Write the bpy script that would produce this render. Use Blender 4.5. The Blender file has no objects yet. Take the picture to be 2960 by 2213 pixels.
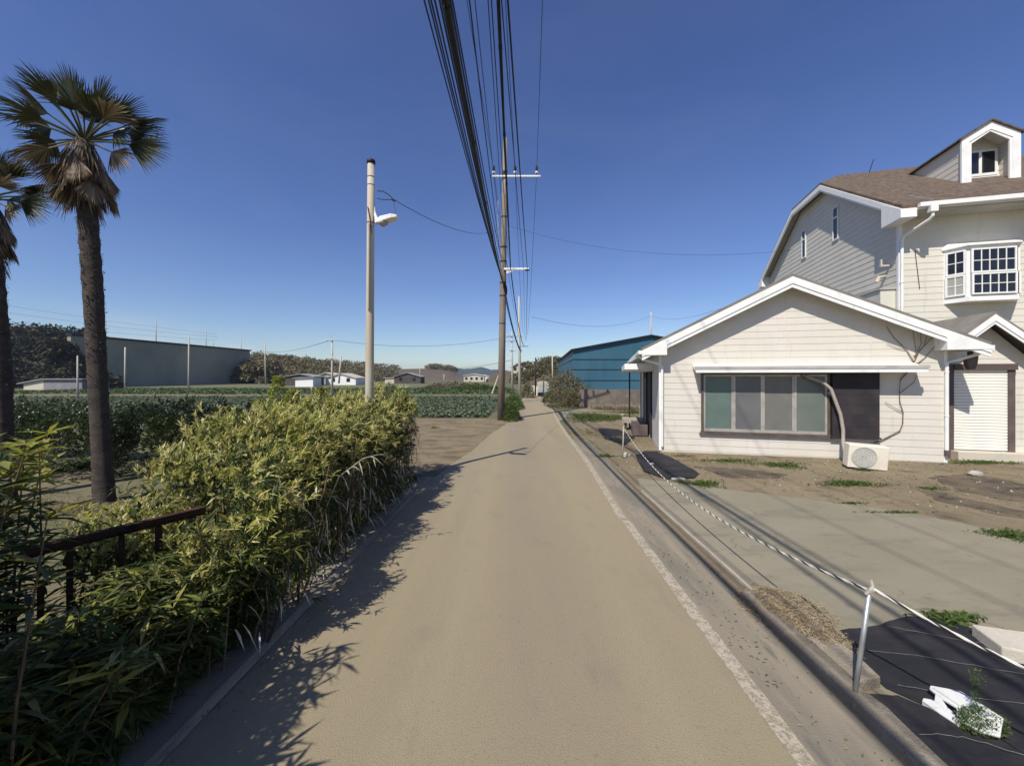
import bpy, math, random
import numpy as np
from mathutils import Vector, Matrix
random.seed(7); RNG = np.random.default_rng(11)
R = math.radians
sc = bpy.context.scene
col = sc.collection
F, CX, CY, H = 840.0, 1106.0, 812.0, 2.2        # focal length and horizon of the photograph (in its own pixels), eye height

# ---------------------------------------------------------------- geometry helpers
KN = [(-60, 0), (10, 0), (20, -.28), (35, -.35), (4000, -.35)]
def gz(y):
    for (a, za), (b, zb) in zip(KN, KN[1:]):
        if y <= b: return za + (zb - za) * max(0, (y - a)) / (b - a)
    return -.35
def gp(px, py, dz=0.0):                         # a point on the ground seen at that pixel
    k = (CY - py) / F; y = 5.0
    for _ in range(40): y = (gz(y) + dz - H) / k
    return Vector(((px - CX) / F * y, y, gz(y) + dz))
def at(px, py, Y):                              # a point at depth Y
    return Vector(((px - CX) / F * Y, Y, H + (CY - py) / F * Y))

def tag(o, label=None, cat=None, group=None, kind=None):
    if label: o['label'] = label
    if cat: o['category'] = cat
    if group: o['group'] = group
    if kind: o['kind'] = kind
    return o
def thing(name, label, cat, loc=(0, 0, 0), rz=0, group=None):
    o = bpy.data.objects.new(name, None); col.objects.link(o)
    o.location = loc; o.rotation_euler = (0, 0, rz); o.empty_display_size = .2
    return tag(o, label, cat, group)

class MB:
    def __init__(s): s.v = []; s.f = []
    def add(s, vs, fs):
        n = len(s.v); s.v += [tuple(v) for v in vs]; s.f += [tuple(i + n for i in f) for f in fs]; return s
    def box(s, x0, x1, y0, y1, z0, z1):
        return s.add([(x0,y0,z0),(x1,y0,z0),(x1,y1,z0),(x0,y1,z0),(x0,y0,z1),(x1,y0,z1),(x1,y1,z1),(x0,y1,z1)],
                     [(0,3,2,1),(4,5,6,7),(0,1,5,4),(1,2,6,5),(2,3,7,6),(3,0,4,7)])
    def prism(s, poly, ext):                    # polygon (3-D points) pushed along ext
        n = len(poly); e = Vector(ext); P = [Vector(p) for p in poly]
        fs = [tuple(range(n))[::-1], tuple(range(n, 2 * n))] + [(i, (i + 1) % n, n + (i + 1) % n, n + i) for i in range(n)]
        return s.add(P + [p + e for p in P], fs)
    def quad(s, *p): return s.add(p, [tuple(range(len(p)))])
    def tube(s, pts, r, n=8, cap=True):
        P = [Vector(p) for p in pts]; rs = r if isinstance(r, (list, tuple)) else [r] * len(P)
        vs = []; up0 = None
        for i, p in enumerate(P):
            d = (P[min(i + 1, len(P) - 1)] - P[max(i - 1, 0)])
            d = d.normalized() if d.length > 1e-9 else Vector((0, 0, 1))
            if up0 is None: up0 = Vector((0, 0, 1)) if abs(d.z) < .9 else Vector((1, 0, 0))
            a = (up0 - d * up0.dot(d))
            if a.length < 1e-4: a = d.orthogonal()
            a.normalize(); up0 = a; b = d.cross(a)
            for k in range(n):
                t = 2 * math.pi * k / n
                vs.append(p + (a * math.cos(t) + b * math.sin(t)) * rs[i])
        fs = []
        for i in range(len(P) - 1):
            for k in range(n): fs.append((i*n+k, i*n+(k+1)%n, (i+1)*n+(k+1)%n, (i+1)*n+k))
        if cap: fs += [tuple(range(n))[::-1], tuple(range((len(P)-1)*n, len(P)*n))]
        return s.add(vs, fs)
    def build(s, name, mat, parent=None, smooth=False, bevel=0):
        me = bpy.data.meshes.new(name); me.from_pydata(s.v, [], s.f)
        if smooth: me.polygons.foreach_set('use_smooth', [True] * len(me.polygons))
        me.materials.append(mat); me.update()
        o = bpy.data.objects.new(name, me); col.objects.link(o)
        if parent: o.parent = parent
        if bevel:
            b = o.modifiers.new('bevel', 'BEVEL'); b.width = bevel; b.segments = 2; b.limit_method = 'ANGLE'; b.angle_limit = R(40)
        return o

def clip(poly, ax, lo, hi):                     # clip a polygon (list of tuples) to lo <= p[ax] <= hi
    def half(P, f):
        out = []
        for i in range(len(P)):
            a, b = P[i], P[(i + 1) % len(P)]; fa, fb = f(a), f(b)
            if fa >= 0: out.append(a)
            if (fa > 0 and fb < 0) or (fa < 0 and fb > 0):
                t = fa / (fa - fb); out.append(tuple(a[k] + (b[k] - a[k]) * t for k in range(len(a))))
        return out
    P = half(poly, lambda p: p[ax] - lo)
    return half(P, lambda p: hi - p[ax]) if len(P) > 2 else []
def sheet(name, poly, off, mat, rough=0.0, seed=0):   # flat overlay that follows the ground
    rnd = random.Random(seed)
    if rough:
        Q = []
        for i in range(len(poly)):
            a, b = Vector(poly[i]), Vector(poly[(i + 1) % len(poly)])
            n = max(1, int((b - a).length / max(rough * 2.5, .12))); n = min(n, 60)
            for k in range(n):
                p = a.lerp(b, k / n)
                Q.append((p.x + rnd.uniform(-rough, rough), p.y + rnd.uniform(-rough, rough)))
        poly = Q
    mb = MB()
    ks = [-60, 10, 20, 35, 4000]
    for lo, hi in zip(ks, ks[1:]):
        P = clip([tuple(p) for p in poly], 1, lo, hi)
        if len(P) > 2: mb.quad(*[(x, y, gz(y) + off) for x, y in P])
    return mb.build(name, mat)

# leaves: each leaf is a folded pointed blade of four or six vertices
def unit(a): return a / np.maximum(np.linalg.norm(a, axis=1, keepdims=True), 1e-9)
def leaf_mesh(name, base, d, ln, wd, mat, parent=None, fold=.25, droop=.15, curved=False, up=None):
    n = len(base); d = unit(d)
    ref = np.tile(np.array([[0., 0, 1.]]), (n, 1)) if up is None else up
    ref = ref + RNG.normal(0, .35, (n, 3))
    side = unit(np.cross(d, ref)); nor = unit(np.cross(side, d))
    ln = ln[:, None]; wd = wd[:, None]
    z = np.zeros((n, 3)); z[:, 2] = -1
    if curved:
        m = base + d * ln * .45 + z * ln * droop * .3
        tip = base + d * ln * .97 + z * ln * droop * 1.4
        q = base + d * ln * .15
        V = np.stack([base, q + side * wd * .6 + nor * wd * fold * .6, m + side * wd + nor * wd * fold, tip,
                      m - side * wd + nor * wd * fold, q - side * wd * .6 + nor * wd * fold * .6, m], 1).reshape(-1, 3)
        k = 7; T = np.array([[0, 1, 6], [1, 2, 6], [2, 3, 6], [6, 3, 4], [6, 4, 5], [6, 5, 0]])
    else:
        m = base + d * ln * .45 + z * ln * droop * .3
        tip = base + d * ln + z * ln * droop
        V = np.stack([base, m + side * wd + nor * wd * fold, tip, m - side * wd + nor * wd * fold], 1).reshape(-1, 3)
        k = 4; T = np.array([[0, 1, 2], [0, 2, 3]])
    Fc = (np.arange(n)[:, None, None] * k + T[None]).reshape(-1, 3)
    me = bpy.data.meshes.new(name)
    me.vertices.add(len(V)); me.vertices.foreach_set('co', V.astype(np.float32).ravel())
    me.loops.add(Fc.size); me.loops.foreach_set('vertex_index', Fc.astype(np.int32).ravel())
    me.polygons.add(len(Fc)); me.polygons.foreach_set('loop_start', np.arange(0, Fc.size, 3, dtype=np.int32))
    me.polygons.foreach_set('loop_total', np.full(len(Fc), 3, np.int32))
    me.update(calc_edges=True); me.validate(); me.materials.append(mat)
    o = bpy.data.objects.new(name, me); col.objects.link(o)
    if parent: o.parent = parent
    return o
def sprays(base, d, L, k, ln, wd, spread=.9):    # k leaves along each twig, alternating
    n = len(base); d = unit(d)
    ts = np.linspace(.15, 1, k)
    B = []; D = []; LN = []; W = []
    a = unit(np.cross(d, RNG.normal(0, 1, (n, 3)))); b = np.cross(d, a)
    for i, t in enumerate(ts):
        ph = RNG.uniform(0, 6.28, (n, 1)) * .35 + i * 2.4
        sd = a * np.cos(ph) + b * np.sin(ph)
        B.append(base + d * (L[:, None] * t)); D.append(d * (.55 + .5 * t) + sd * spread * (1.1 - .7 * t))
        LN.append(ln * RNG.uniform(.7, 1.25, n) * (1.05 - .25 * t)); W.append(wd * RNG.uniform(.8, 1.2, n))
    return np.concatenate(B), np.concatenate(D), np.concatenate(LN), np.concatenate(W)

# ---------------------------------------------------------------- materials
def ramp(nt, fac, stops):
    r = nt.nodes.new('ShaderNodeValToRGB'); e = r.color_ramp.elements
    while len(e) < len(stops): e.new(.5)
    for x, (p, c) in zip(e, stops): x.position = p; x.color = (*c, 1) if len(c) == 3 else c
    nt.links.new(fac, r.inputs[0]); return r.outputs[0]
def noise(nt, scale, detail=6, rough=.6, coord='Object', stretch=None, dist=0):
    tc = nt.nodes.new('ShaderNodeTexCoord'); out = tc.outputs[coord]
    if stretch:
        mp = nt.nodes.new('ShaderNodeMapping'); mp.inputs['Scale'].default_value = stretch
        nt.links.new(out, mp.inputs[0]); out = mp.outputs[0]
    n = nt.nodes.new('ShaderNodeTexNoise'); n.inputs['Scale'].default_value = scale
    n.inputs['Detail'].default_value = detail; n.inputs['Roughness'].default_value = rough
    n.inputs['Distortion'].default_value = dist
    nt.links.new(out, n.inputs['Vector']); return n.outputs[0]
def mixc(nt, fac, a, b, mode='MIX'):
    m = nt.nodes.new('ShaderNodeMix'); m.data_type = 'RGBA'; m.blend_type = mode
    for i, v in ((0, fac), (6, a), (7, b)):
        if hasattr(v, 'is_linked') or hasattr(v, 'links'): nt.links.new(v, m.inputs[i])
        else: m.inputs[i].default_value = v if i == 0 else (*v, 1)
    return m.outputs[2]
def M(name, layers, rough=.85, spec=.3, metal=0, bump=0, bscale=40, bstretch=None, crack=None):
    """layers: first colour, then (colour, scale, lo, hi[, stretch]) laid over it through noise"""
    m = bpy.data.materials.new(name); m.use_nodes = True; nt = m.node_tree; p = nt.nodes['Principled BSDF']
    c = layers[0]
    for L in layers[1:]:
        f = ramp(nt, noise(nt, L[1], stretch=L[4] if len(L) > 4 else None), [(L[2], (0, 0, 0)), (L[3], (1, 1, 1))])
        c = mixc(nt, f, c, L[0])
    if crack:
        tc = nt.nodes.new('ShaderNodeTexCoord'); v = nt.nodes.new('ShaderNodeTexVoronoi'); v.feature = 'DISTANCE_TO_EDGE'; v.inputs['Scale'].default_value = crack[0]
        w_ = nt.nodes.new('ShaderNodeTexNoise'); w_.inputs['Scale'].default_value = 1.7; w_.inputs['Detail'].default_value = 8; nt.links.new(tc.outputs['Object'], w_.inputs[0])
        va = nt.nodes.new('ShaderNodeVectorMath'); va.operation = 'MULTIPLY_ADD'; va.inputs[1].default_value = (.9, .9, .9)
        nt.links.new(w_.outputs[1], va.inputs[0]); nt.links.new(tc.outputs['Object'], va.inputs[2]); nt.links.new(va.outputs[0], v.inputs['Vector'])
        e = ramp(nt, v.outputs['Distance'], [(0, (1, 1, 1)), (crack[1], (0, 0, 0))]); k = ramp(nt, noise(nt, .45, detail=4), [(.50, (0, 0, 0)), (.60, (.75, .75, .75))])
        c = mixc(nt, mixc(nt, 1.0, e, k, 'MULTIPLY') , c, crack[2])
    if hasattr(c, 'links'): nt.links.new(c, p.inputs['Base Color'])
    else: p.inputs['Base Color'].default_value = (*c, 1)
    p.inputs['Roughness'].default_value = rough; p.inputs['Specular IOR Level'].default_value = spec; p.inputs['Metallic'].default_value = metal
    if bump:
        b = nt.nodes.new('ShaderNodeBump'); b.inputs['Strength'].default_value = bump; b.inputs['Distance'].default_value = .02
        nt.links.new(noise(nt, bscale, detail=8, stretch=bstretch), b.inputs['Height']); nt.links.new(b.outputs[0], p.inputs['Normal'])
    return m
def leafmat(name, cols, trans=.35, rough=.5, spec=.25, tcol=1.3, patch=None):
    m = bpy.data.materials.new(name); m.use_nodes = True; nt = m.node_tree; p = nt.nodes['Principled BSDF']
    g = nt.nodes.new('ShaderNodeNewGeometry')
    c = ramp(nt, g.outputs['Random Per Island'], [(i / max(1, len(cols) - 1), k) for i, k in enumerate(cols)])
    if patch:
        f = ramp(nt, noise(nt, patch[0], detail=3), [(.42, (0, 0, 0)), (.6, (1, 1, 1))]); c = mixc(nt, f, c, mixc(nt, 1.0, c, patch[1], 'MULTIPLY'))
    nt.links.new(c, p.inputs['Base Color']); p.inputs['Roughness'].default_value = rough; p.inputs['Specular IOR Level'].default_value = spec
    if trans:
        t = nt.nodes.new('ShaderNodeBsdfTranslucent'); x = nt.nodes.new('ShaderNodeMixShader'); x.inputs[0].default_value = trans
        nt.links.new(mixc(nt, 1.0, c, (tcol, tcol, tcol * .6), 'MULTIPLY'), t.inputs[0])
        nt.links.new(p.outputs[0], x.inputs[1]); nt.links.new(t.outputs[0], x.inputs[2])
        nt.links.new(x.outputs[0], nt.nodes['Material Output'].inputs['Surface'])
    return m
def glassmat(name, colr, rough=.05, spec=.5):
    return M(name, [colr, (tuple(min(1, v * 1.25 + .004) for v in colr), 1.3, .4, .7)], rough=rough, spec=spec)

ASPH = M('road_asphalt', [(.318, .259, .158), ((.285, .235, .158), .5, .40, .66, (1.3, .10, 1)), ((.335, .276, .172), .8, .50, .74, (2.0, .12, 1)), ((.25, .21, .145), 2.2, .56, .80, (1, .5, 1)), ((.215, .178, .125), 22, .62, .78), ((.19, .155, .11), 95, .57, .69), ((.42, .35, .25), 130, .65, .73), ((.14, .115, .08), 210, .62, .70)], rough=.9, bump=.5, bscale=170, crack=(.33, .004, (.20, .165, .115)))
nt_ = ASPH.node_tree; pn = nt_.nodes['Principled BSDF']; src = pn.inputs['Base Color'].links[0].from_socket
tc_ = nt_.nodes.new('ShaderNodeTexCoord'); sp_ = nt_.nodes.new('ShaderNodeSeparateXYZ'); nt_.links.new(tc_.outputs['Object'], sp_.inputs[0])
ma = nt_.nodes.new('ShaderNodeMath'); ma.operation = 'MULTIPLY_ADD'; ma.inputs[1].default_value = .25; ma.inputs[2].default_value = .5; nt_.links.new(sp_.outputs[0], ma.inputs[0])
bd = ramp(nt_, ma.outputs[0], [(.40, (0, 0, 0)), (.50, (1, 1, 1)), (.66, (1, 1, 1)), (.76, (0, 0, 0))])
wn_ = ramp(nt_, noise(nt_, .8, detail=5, stretch=(1, .3, 1)), [(.25, (.25, .25, .25)), (.65, (.8, .8, .8))])
nt_.links.new(mixc(nt_, mixc(nt_, 1.0, bd, wn_, 'MULTIPLY'), src, mixc(nt_, 1.0, src, (.86, .855, .95), 'MULTIPLY')), pn.inputs['Base Color'])
EARTH = M('yard_earth', [(.185, .145, .088), ((.24, .19, .115), .6, .4, .65), ((.11, .085, .06), 1.7, .56, .72), ((.28, .235, .17), 9, .58, .75), ((.09, .08, .045), .9, .60, .70), ((.34, .30, .24), 60, .66, .72)], rough=.95, bump=.8, bscale=25)
GROUND = M('field_ground', [(.12, .115, .05), ((.17, .14, .085), .09, .42, .6), ((.075, .09, .03), .35, .50, .66), ((.20, .165, .105), 2.5, .55, .72), ((.06, .075, .025), 12, .55, .7)], rough=.95, bump=.8, bscale=14)
CLEAR = M('clearing_earth', [(.215, .165, .092), ((.13, .098, .06), .8, .45, .62, (1, 2.2, 1)), ((.29, .225, .145), 2.1, .52, .72, (1, 2, 1)), ((.10, .085, .045), 6, .58, .7)], rough=.95, bump=.9, bscale=20)
CONC = M('apron_concrete', [(.245, .219, .150), ((.295, .255, .180), .5, .42, .66), ((.19, .175, .122), 1.3, .52, .7, (.6, 1.6, 1)), ((.165, .15, .115), 4.5, .60, .74), ((.36, .31, .25), 70, .62, .74), ((.14, .125, .095), 110, .60, .72)], rough=.92, bump=.45, bscale=130, crack=(.5, .007, (.10, .09, .065)))
GUTTER = M('gutter_concrete', [(.255, .215, .155), ((.185, .165, .125), 1.1, .4, .62, (2, .35, 1)), ((.30, .25, .18), 2.3, .5, .72, (3, .4, 1)), ((.13, .12, .095), 4, .6, .75, (2, .5, 1)), ((.26, .23, .18), 120, .64, .72)], rough=.9, bump=.4, bscale=100)
KERB = M('kerb_concrete', [(.27, .225, .16), ((.20, .165, .12), 3, .42, .65), ((.36, .31, .23), 8, .52, .7), ((.10, .10, .06), 14, .6, .72), ((.42, .37, .29), 90, .64, .72)], rough=.92, bump=.7, bscale=60)
LINE = M('worn_line_paint', [(.42, .365, .275), ((.285, .24, .165), 14, .46, .58), ((.50, .44, .34), 55, .52, .66), ((.24, .20, .14), 45, .54, .62)], rough=.85, bump=.5, bscale=80)
SIDING = M('cream_siding', [(.60, .56, .48), ((.65, .595, .53), .7, .4, .65), ((.575, .55, .47), 1.9, .48, .7), ((.53, .48, .39), 5, .58, .78, (1.6, 1, .16)), ((.50, .45, .36), 1.1, .62, .82, (1, 1, .3))], rough=.6, spec=.3)
GSIDING = M('house_siding', [(.61, .575, .485), ((.66, .605, .525), .6, .4, .65), ((.57, .55, .46), 2.1, .5, .7), ((.47, .43, .35), 4, .60, .8, (1.6, 1, .15))], rough=.6, spec=.3)
WHITE = M('white_trim', [(.78, .77, .74), ((.70, .69, .65), 2.2, .48, .70), ((.56, .53, .47), 7, .60, .8, (1, 1, .35)), ((.45, .41, .34), 18, .68, .8)], rough=.55)
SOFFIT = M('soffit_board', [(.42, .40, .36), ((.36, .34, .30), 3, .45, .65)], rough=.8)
SHINGLE = M('brown_shingle', [(.105, .075, .055), ((.155, .115, .085), 5, .4, .62, (1, 1, 1)), ((.07, .05, .038), 11, .5, .66, (1.2, .35, .35)), ((.19, .15, .115), 30, .58, .72, (1, .3, .3))], rough=.95, bump=.9, bscale=22, bstretch=(1, .4, .4))
RTILE = M('roof_sheet', [(.17, .155, .135), ((.22, .20, .17), 2, .4, .65)], rough=.8)
BRONZE = M('bronze_frame', [(.085, .065, .055), ((.12, .095, .08), 4, .45, .65)], rough=.5, spec=.4)
ALU = M('aluminium_bar', [(.45, .41, .36), ((.36, .33, .29), 5, .45, .65)], rough=.4, metal=.3)
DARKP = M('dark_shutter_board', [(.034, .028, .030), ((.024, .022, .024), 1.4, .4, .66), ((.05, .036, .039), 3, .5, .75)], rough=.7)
GLASS = glassmat('dark_glass', (.012, .013, .015), .04, .6)
PANES = [glassmat('frosted_green', (.10, .14, .12), .35), glassmat('frosted_grey', (.115, .115, .115), .35), glassmat('frosted_beige', (.135, .133, .115), .35), glassmat('frosted_sage', (.12, .14, .12), .35)]
CURT = glassmat('curtained_glass', (.33, .325, .29), .2)
BROWN = M('brown_painted_metal', [(.10, .075, .068), ((.13, .10, .09), 3, .45, .66)], rough=.55)
SHUT = M('shutter_slats', [(.83, .79, .70), ((.77, .74, .66), 1.2, .45, .65)], rough=.5)
BLUE = M('blue_cladding', [(.036, .110, .160), ((.045, .128, .182), .25, .4, .65), ((.030, .095, .14), .8, .5, .72, (1, 1, .2))], rough=.55, spec=.35)
BLACKM = M('black_trim', [(.012, .013, .016), ((.02, .02, .022), 3, .45, .65)], rough=.6)
BLOCK = M('weathered_block', [(.17, .14, .115), ((.125, .105, .085), .7, .42, .64, (1, 1, .4)), ((.23, .20, .17), 2.4, .54, .72), ((.10, .085, .07), 6, .6, .75, (1, 1, .3))], rough=.95, bump=.6, bscale=12)
PALEC = M('pale_concrete', [(.55, .49, .39), ((.48, .43, .345), 2.5, .45, .65), ((.62, .56, .46), 30, .56, .7)], rough=.9, bump=.3, bscale=60)
POLEC = M('pole_concrete', [(.23, .185, .145), ((.175, .145, .12), 1.2, .42, .64, (2, 2, .25)), ((.28, .235, .19), 4, .52, .72, (2, 2, .4)), ((.10, .085, .07), 9, .66, .8, (2, 2, .3))], rough=.9, bump=.25, bscale=60)
POLEP = M('pale_pole_concrete', [(.50, .46, .38), ((.42, .38, .32), 1.5, .42, .64, (2, 2, .3))], rough=.9)
POLEB = M('beige_pole_paint', [(.46, .385, .285), ((.40, .34, .27), 1.2, .42, .64, (2, 2, .3)), ((.50, .46, .40), .5, .45, .6), ((.13, .07, .05), 7, .66, .72, (4, 4, .5)), ((.20, .13, .09), 3, .66, .76, (3, 3, .25))], rough=.75, bump=.25, bscale=50)
GALV = M('galvanised_steel', [(.42, .43, .42), ((.34, .35, .34), 6, .45, .65), ((.25, .22, .18), 20, .66, .76)], rough=.45, metal=.6)
CABLE = M('black_cable', [(.010, .010, .012), ((.018, .017, .018), 8, .45, .65)], rough=.55)
CER = M('white_ceramic', [(.82, .82, .80), ((.70, .70, .68), 20, .5, .7)], rough=.25, spec=.5)
RUST = M('rusty_iron', [(.055, .024, .014), ((.10, .045, .025), 6, .42, .62), ((.018, .012, .011), 3, .5, .66), ((.16, .085, .05), 22, .6, .74)], rough=.85, bump=.6, bscale=70)
BARK = M('palm_bark', [(.075, .058, .047), ((.045, .036, .031), 3, .4, .62, (1, 1, 3)), ((.12, .095, .078), 9, .54, .72, (1, 1, 2)), ((.15, .12, .10), 1.1, .58, .75, (1, 1, .5))], rough=.95, bump=1, bscale=18, bstretch=(1, 1, 4))
STEM = M('dry_stem', [(.16, .115, .065), ((.10, .08, .045), 9, .42, .64, (1, 1, .2)), ((.25, .195, .12), 30, .56, .7)], rough=.9)
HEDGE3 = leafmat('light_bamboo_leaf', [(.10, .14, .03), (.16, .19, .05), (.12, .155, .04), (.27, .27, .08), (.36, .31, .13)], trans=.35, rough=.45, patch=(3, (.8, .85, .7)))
HEDGE2 = leafmat('shade_bamboo_leaf', [(.04, .06, .015), (.065, .088, .022), (.05, .07, .018), (.10, .12, .035), (.17, .145, .07)], trans=.25, rough=.5, patch=(2.5, (.75, .85, .7)))  # darker copy of the bamboo leaf, shade put into the colour
DSTEM = M('dark_stem', [(.055, .042, .026), ((.10, .075, .045), 9, .45, .64, (1, 1, .2))], rough=.9)
THREAD = M('grey_thread', [(.16, .155, .15), ((.24, .23, .22), 30, .45, .65)], rough=.8)
MAT_B = M('black_weed_fabric', [(.018, .018, .020), ((.030, .028, .029), 1.6, .42, .62), ((.013, .013, .015), 3, .5, .7, (1, 3, 1)), ((.06, .052, .042), 2.6, .60, .78), ((.09, .08, .065), 90, .66, .74)], rough=.7, spec=.3, bump=1.0, bscale=5)
PLAST = M('weathered_white_plastic', [(.62, .62, .60), ((.54, .53, .49), 6, .45, .66), ((.38, .35, .27), 14, .58, .74)], rough=.4, spec=.45)
ACMAT = M('cream_painted_steel', [(.72, .66, .55), ((.64, .58, .48), 3, .45, .66), ((.40, .33, .24), 10, .66, .8)], rough=.55)
GRILL = M('grey_grille', [(.52, .50, .45), ((.45, .44, .39), 4, .45, .65)], rough=.6)
PIPE = M('taped_pipe', [(.36, .31, .26), ((.28, .24, .20), 9, .45, .65, (1, 1, 6))], rough=.7)
CHIP = M('dry_grass_bed', [(.20, .15, .09), ((.30, .235, .145), 25, .42, .62), ((.10, .075, .045), 40, .54, .7)], rough=.95, bump=1, bscale=60)
NETW = M('sprayed_concrete', [(.275, .262, .195), ((.34, .32, .24), .05, .42, .62, (1, 1, .2)), ((.22, .215, .17), .25, .48, .66, (1, .2, .1)), ((.20, .245, .17), .12, .55, .7)], rough=.95)
STONE = M('pale_stone', [(.42, .385, .32), ((.32, .29, .24), 8, .48, .7)], rough=.9, bump=.5, bscale=30)
WOODB = M('weathered_board', [(.40, .35, .28), ((.30, .26, .21), 7, .45, .65, (6, .4, 1)), ((.48, .44, .36), 20, .56, .72)], rough=.85)
ROPEW = None
HEDGE = leafmat('hedge_leaf', [(.03, .045, .012), (.05, .07, .017), (.075, .095, .024), (.04, .055, .018)], trans=.2)
YOUNG_LIT = leafmat('young_lit_leaf', [(.52, .47, .17), (.72, .64, .36), (.42, .41, .12), (.76, .67, .44), (.33, .35, .09), (.64, .57, .25), (.36, .25, .13)], trans=.38, patch=(2.2, (.80, .86, .60)))  # new growth, with the hedge's top-lit yellow put into its colour
BAMB = leafmat('bamboo_leaf', [(.045, .068, .015), (.075, .10, .024), (.055, .078, .02), (.15, .165, .045), (.24, .21, .09)], rough=.45, patch=(3, (.8, .85, .7)))
VINE = leafmat('vine_leaf', [(.20, .24, .03), (.30, .32, .05), (.13, .18, .03), (.36, .30, .07)], trans=.35)
BAMBY = leafmat('bamboo_young_leaf', [(.32, .30, .07), (.24, .26, .055), (.40, .34, .13)], rough=.4)
DSHR = leafmat('dark_shrub_leaf', [(.022, .036, .012), (.035, .052, .018), (.05, .07, .022), (.09, .105, .045)], trans=.2, rough=.4, spec=.4)
PALMG = leafmat('palm_blade', [(.03, .042, .016), (.045, .056, .02), (.08, .08, .032), (.032, .036, .018), (.12, .10, .05)], trans=.12, rough=.4, spec=.35)
PALMD = leafmat('dead_palm_blade', [(.30, .23, .15), (.17, .115, .075), (.42, .34, .24), (.085, .06, .045), (.12, .08, .055)], trans=.1, rough=.8)
CROP = leafmat('cabbage_leaf', [(.095, .135, .08), (.135, .18, .115), (.20, .24, .165), (.075, .10, .055), (.26, .29, .21)], trans=.2, patch=(.7, (.75, .85, .7)))
CROP2 = leafmat('crop_leaf', [(.06, .10, .035), (.09, .13, .05), (.075, .105, .045)], trans=.2)
WEED = leafmat('weed_leaf', [(.055, .10, .02), (.085, .14, .03), (.13, .16, .045), (.06, .09, .03)])
WEEDY = leafmat('dry_weed_leaf', [(.25, .20, .11), (.16, .15, .06), (.32, .26, .15), (.11, .11, .04)])
DRYG = leafmat('dry_grass_blade', [(.34, .285, .20), (.25, .20, .135), (.40, .34, .25), (.20, .165, .115)], trans=.2, rough=.8)
BRUSH = leafmat('brown_bush_leaf', [(.16, .125, .08), (.13, .11, .065), (.20, .16, .11), (.12, .115, .055), (.23, .18, .12)], trans=.2, rough=.8, patch=(.25, (.85, 1.0, .75)))
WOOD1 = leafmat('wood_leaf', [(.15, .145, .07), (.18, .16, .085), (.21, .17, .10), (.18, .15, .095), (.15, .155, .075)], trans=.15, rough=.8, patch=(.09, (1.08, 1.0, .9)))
WOOD2 = leafmat('shaded_wood_leaf', [(.032, .033, .020), (.045, .045, .027), (.06, .055, .035)], trans=.1, rough=.8, patch=(.15, (1.3, 1.15, .9)))  # darker wood leaf; the shadow on the left slope is in its colour
WHITEL = leafmat('bleached_leaf', [(.62, .56, .45), (.50, .45, .34)], trans=.2, rough=.7)
STRAW = leafmat('cut_straw', [(.40, .32, .20), (.28, .215, .13), (.50, .42, .28), (.17, .12, .07)], trans=.1, rough=.85)
# ================================================================ the setting
def struct(o): o['kind'] = 'structure'; return o
g = MB()
ys = [-60, 10, 20, 35, 120, 400, 1900]; xs = [-1900, -60, -12, 0, 12, 60, 1900]
g.v = [(x, y, gz(y)) for y in ys for x in xs]
n = len(xs); g.f = [(j*n+i, j*n+i+1, (j+1)*n+i+1, (j+1)*n+i) for j in range(len(ys)-1) for i in range(n-1)]
struct(g.build('ground', GROUND))
# lines along the road: (y, x)
LE = [(-12, -2.2), (0, -2.05), (2.2, -1.98), (8, -1.72), (10, -1.45), (11.6, -1.2), (16, -.85), (19, -.45), (22, -.05), (28, .25), (37, .72), (46, 1.35), (56, 2.4), (75, 5.2)]
RE = [(-12, 1.5), (0, 1.6), (2.2, 1.65), (6, 1.71), (9.8, 1.93), (16, 2.22), (26, 2.82), (37, 3.4), (46, 4.05), (56, 5.1), (75, 8)]
def lx(L, y):
    for (a, xa), (b, xb) in zip(L, L[1:]):
        if y <= b: return xa + (xb - xa) * (y - a) / (b - a)
    return L[-1][1]
YS = [-12, -6, 0, 1, 2.2, 4, 6, 8, 9.8, 11.6, 14, 16, 19, 22, 26, 30, 37, 41, 46, 51, 56, 65, 75]
def strip(name, fl, fr, y0, y1, off, mat, jit=0, dy=None, seed=1):
    rnd = random.Random(seed); yy = sorted({y0, y1, *[y for y in YS if y0 < y < y1]})
    if dy:
        k = int((y1 - y0) / dy); yy = [y0 + (y1 - y0) * i / k for i in range(k + 1)]
    P = [(fr(y) + rnd.uniform(-jit, jit), y) for y in yy] + [(fl(y) + rnd.uniform(-jit, jit), y) for y in yy[::-1]]
    return struct(sheet(name, P, off, mat))
struct(sheet('yard', [(1.6, -8), (60, -8), (60, 34), (9, 34), (5.5, 33), (3.2, 24), (2.2, 14), (1.9, 10)], .004, EARTH, .05, 3))
strip('road', lambda y: lx(LE, y), lambda y: lx(RE, y) + .08, -12, 75, .010, ASPH, .0)
strip('road_line', lambda y: lx(RE, y) - .075, lambda y: lx(RE, y) + .045, 5.95, 30, .014, LINE, .006, .25, 4)
strip('road_line', lambda y: lx(RE, y) - .045, lambda y: lx(RE, y) + .075, -3, 5.9, .014, LINE, .007, .12, 5)
strip('gutter', lambda y: lx(RE, y) + .07, lambda y: lx(RE, y) + .56, -6, 14, .007, GUTTER, .0, None)
struct(sheet('clearing', [(-1.3, 9.6), (-2.1, 8.6), (-4.6, 9.0), (-5.8, 12), (-5.6, 22.6), (-2.2, 22.8), (-.2, 22), (.1, 20.5), (-.5, 18.5), (-.8, 16), (-1.1, 12)], .006, CLEAR, .07, 8))
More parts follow.
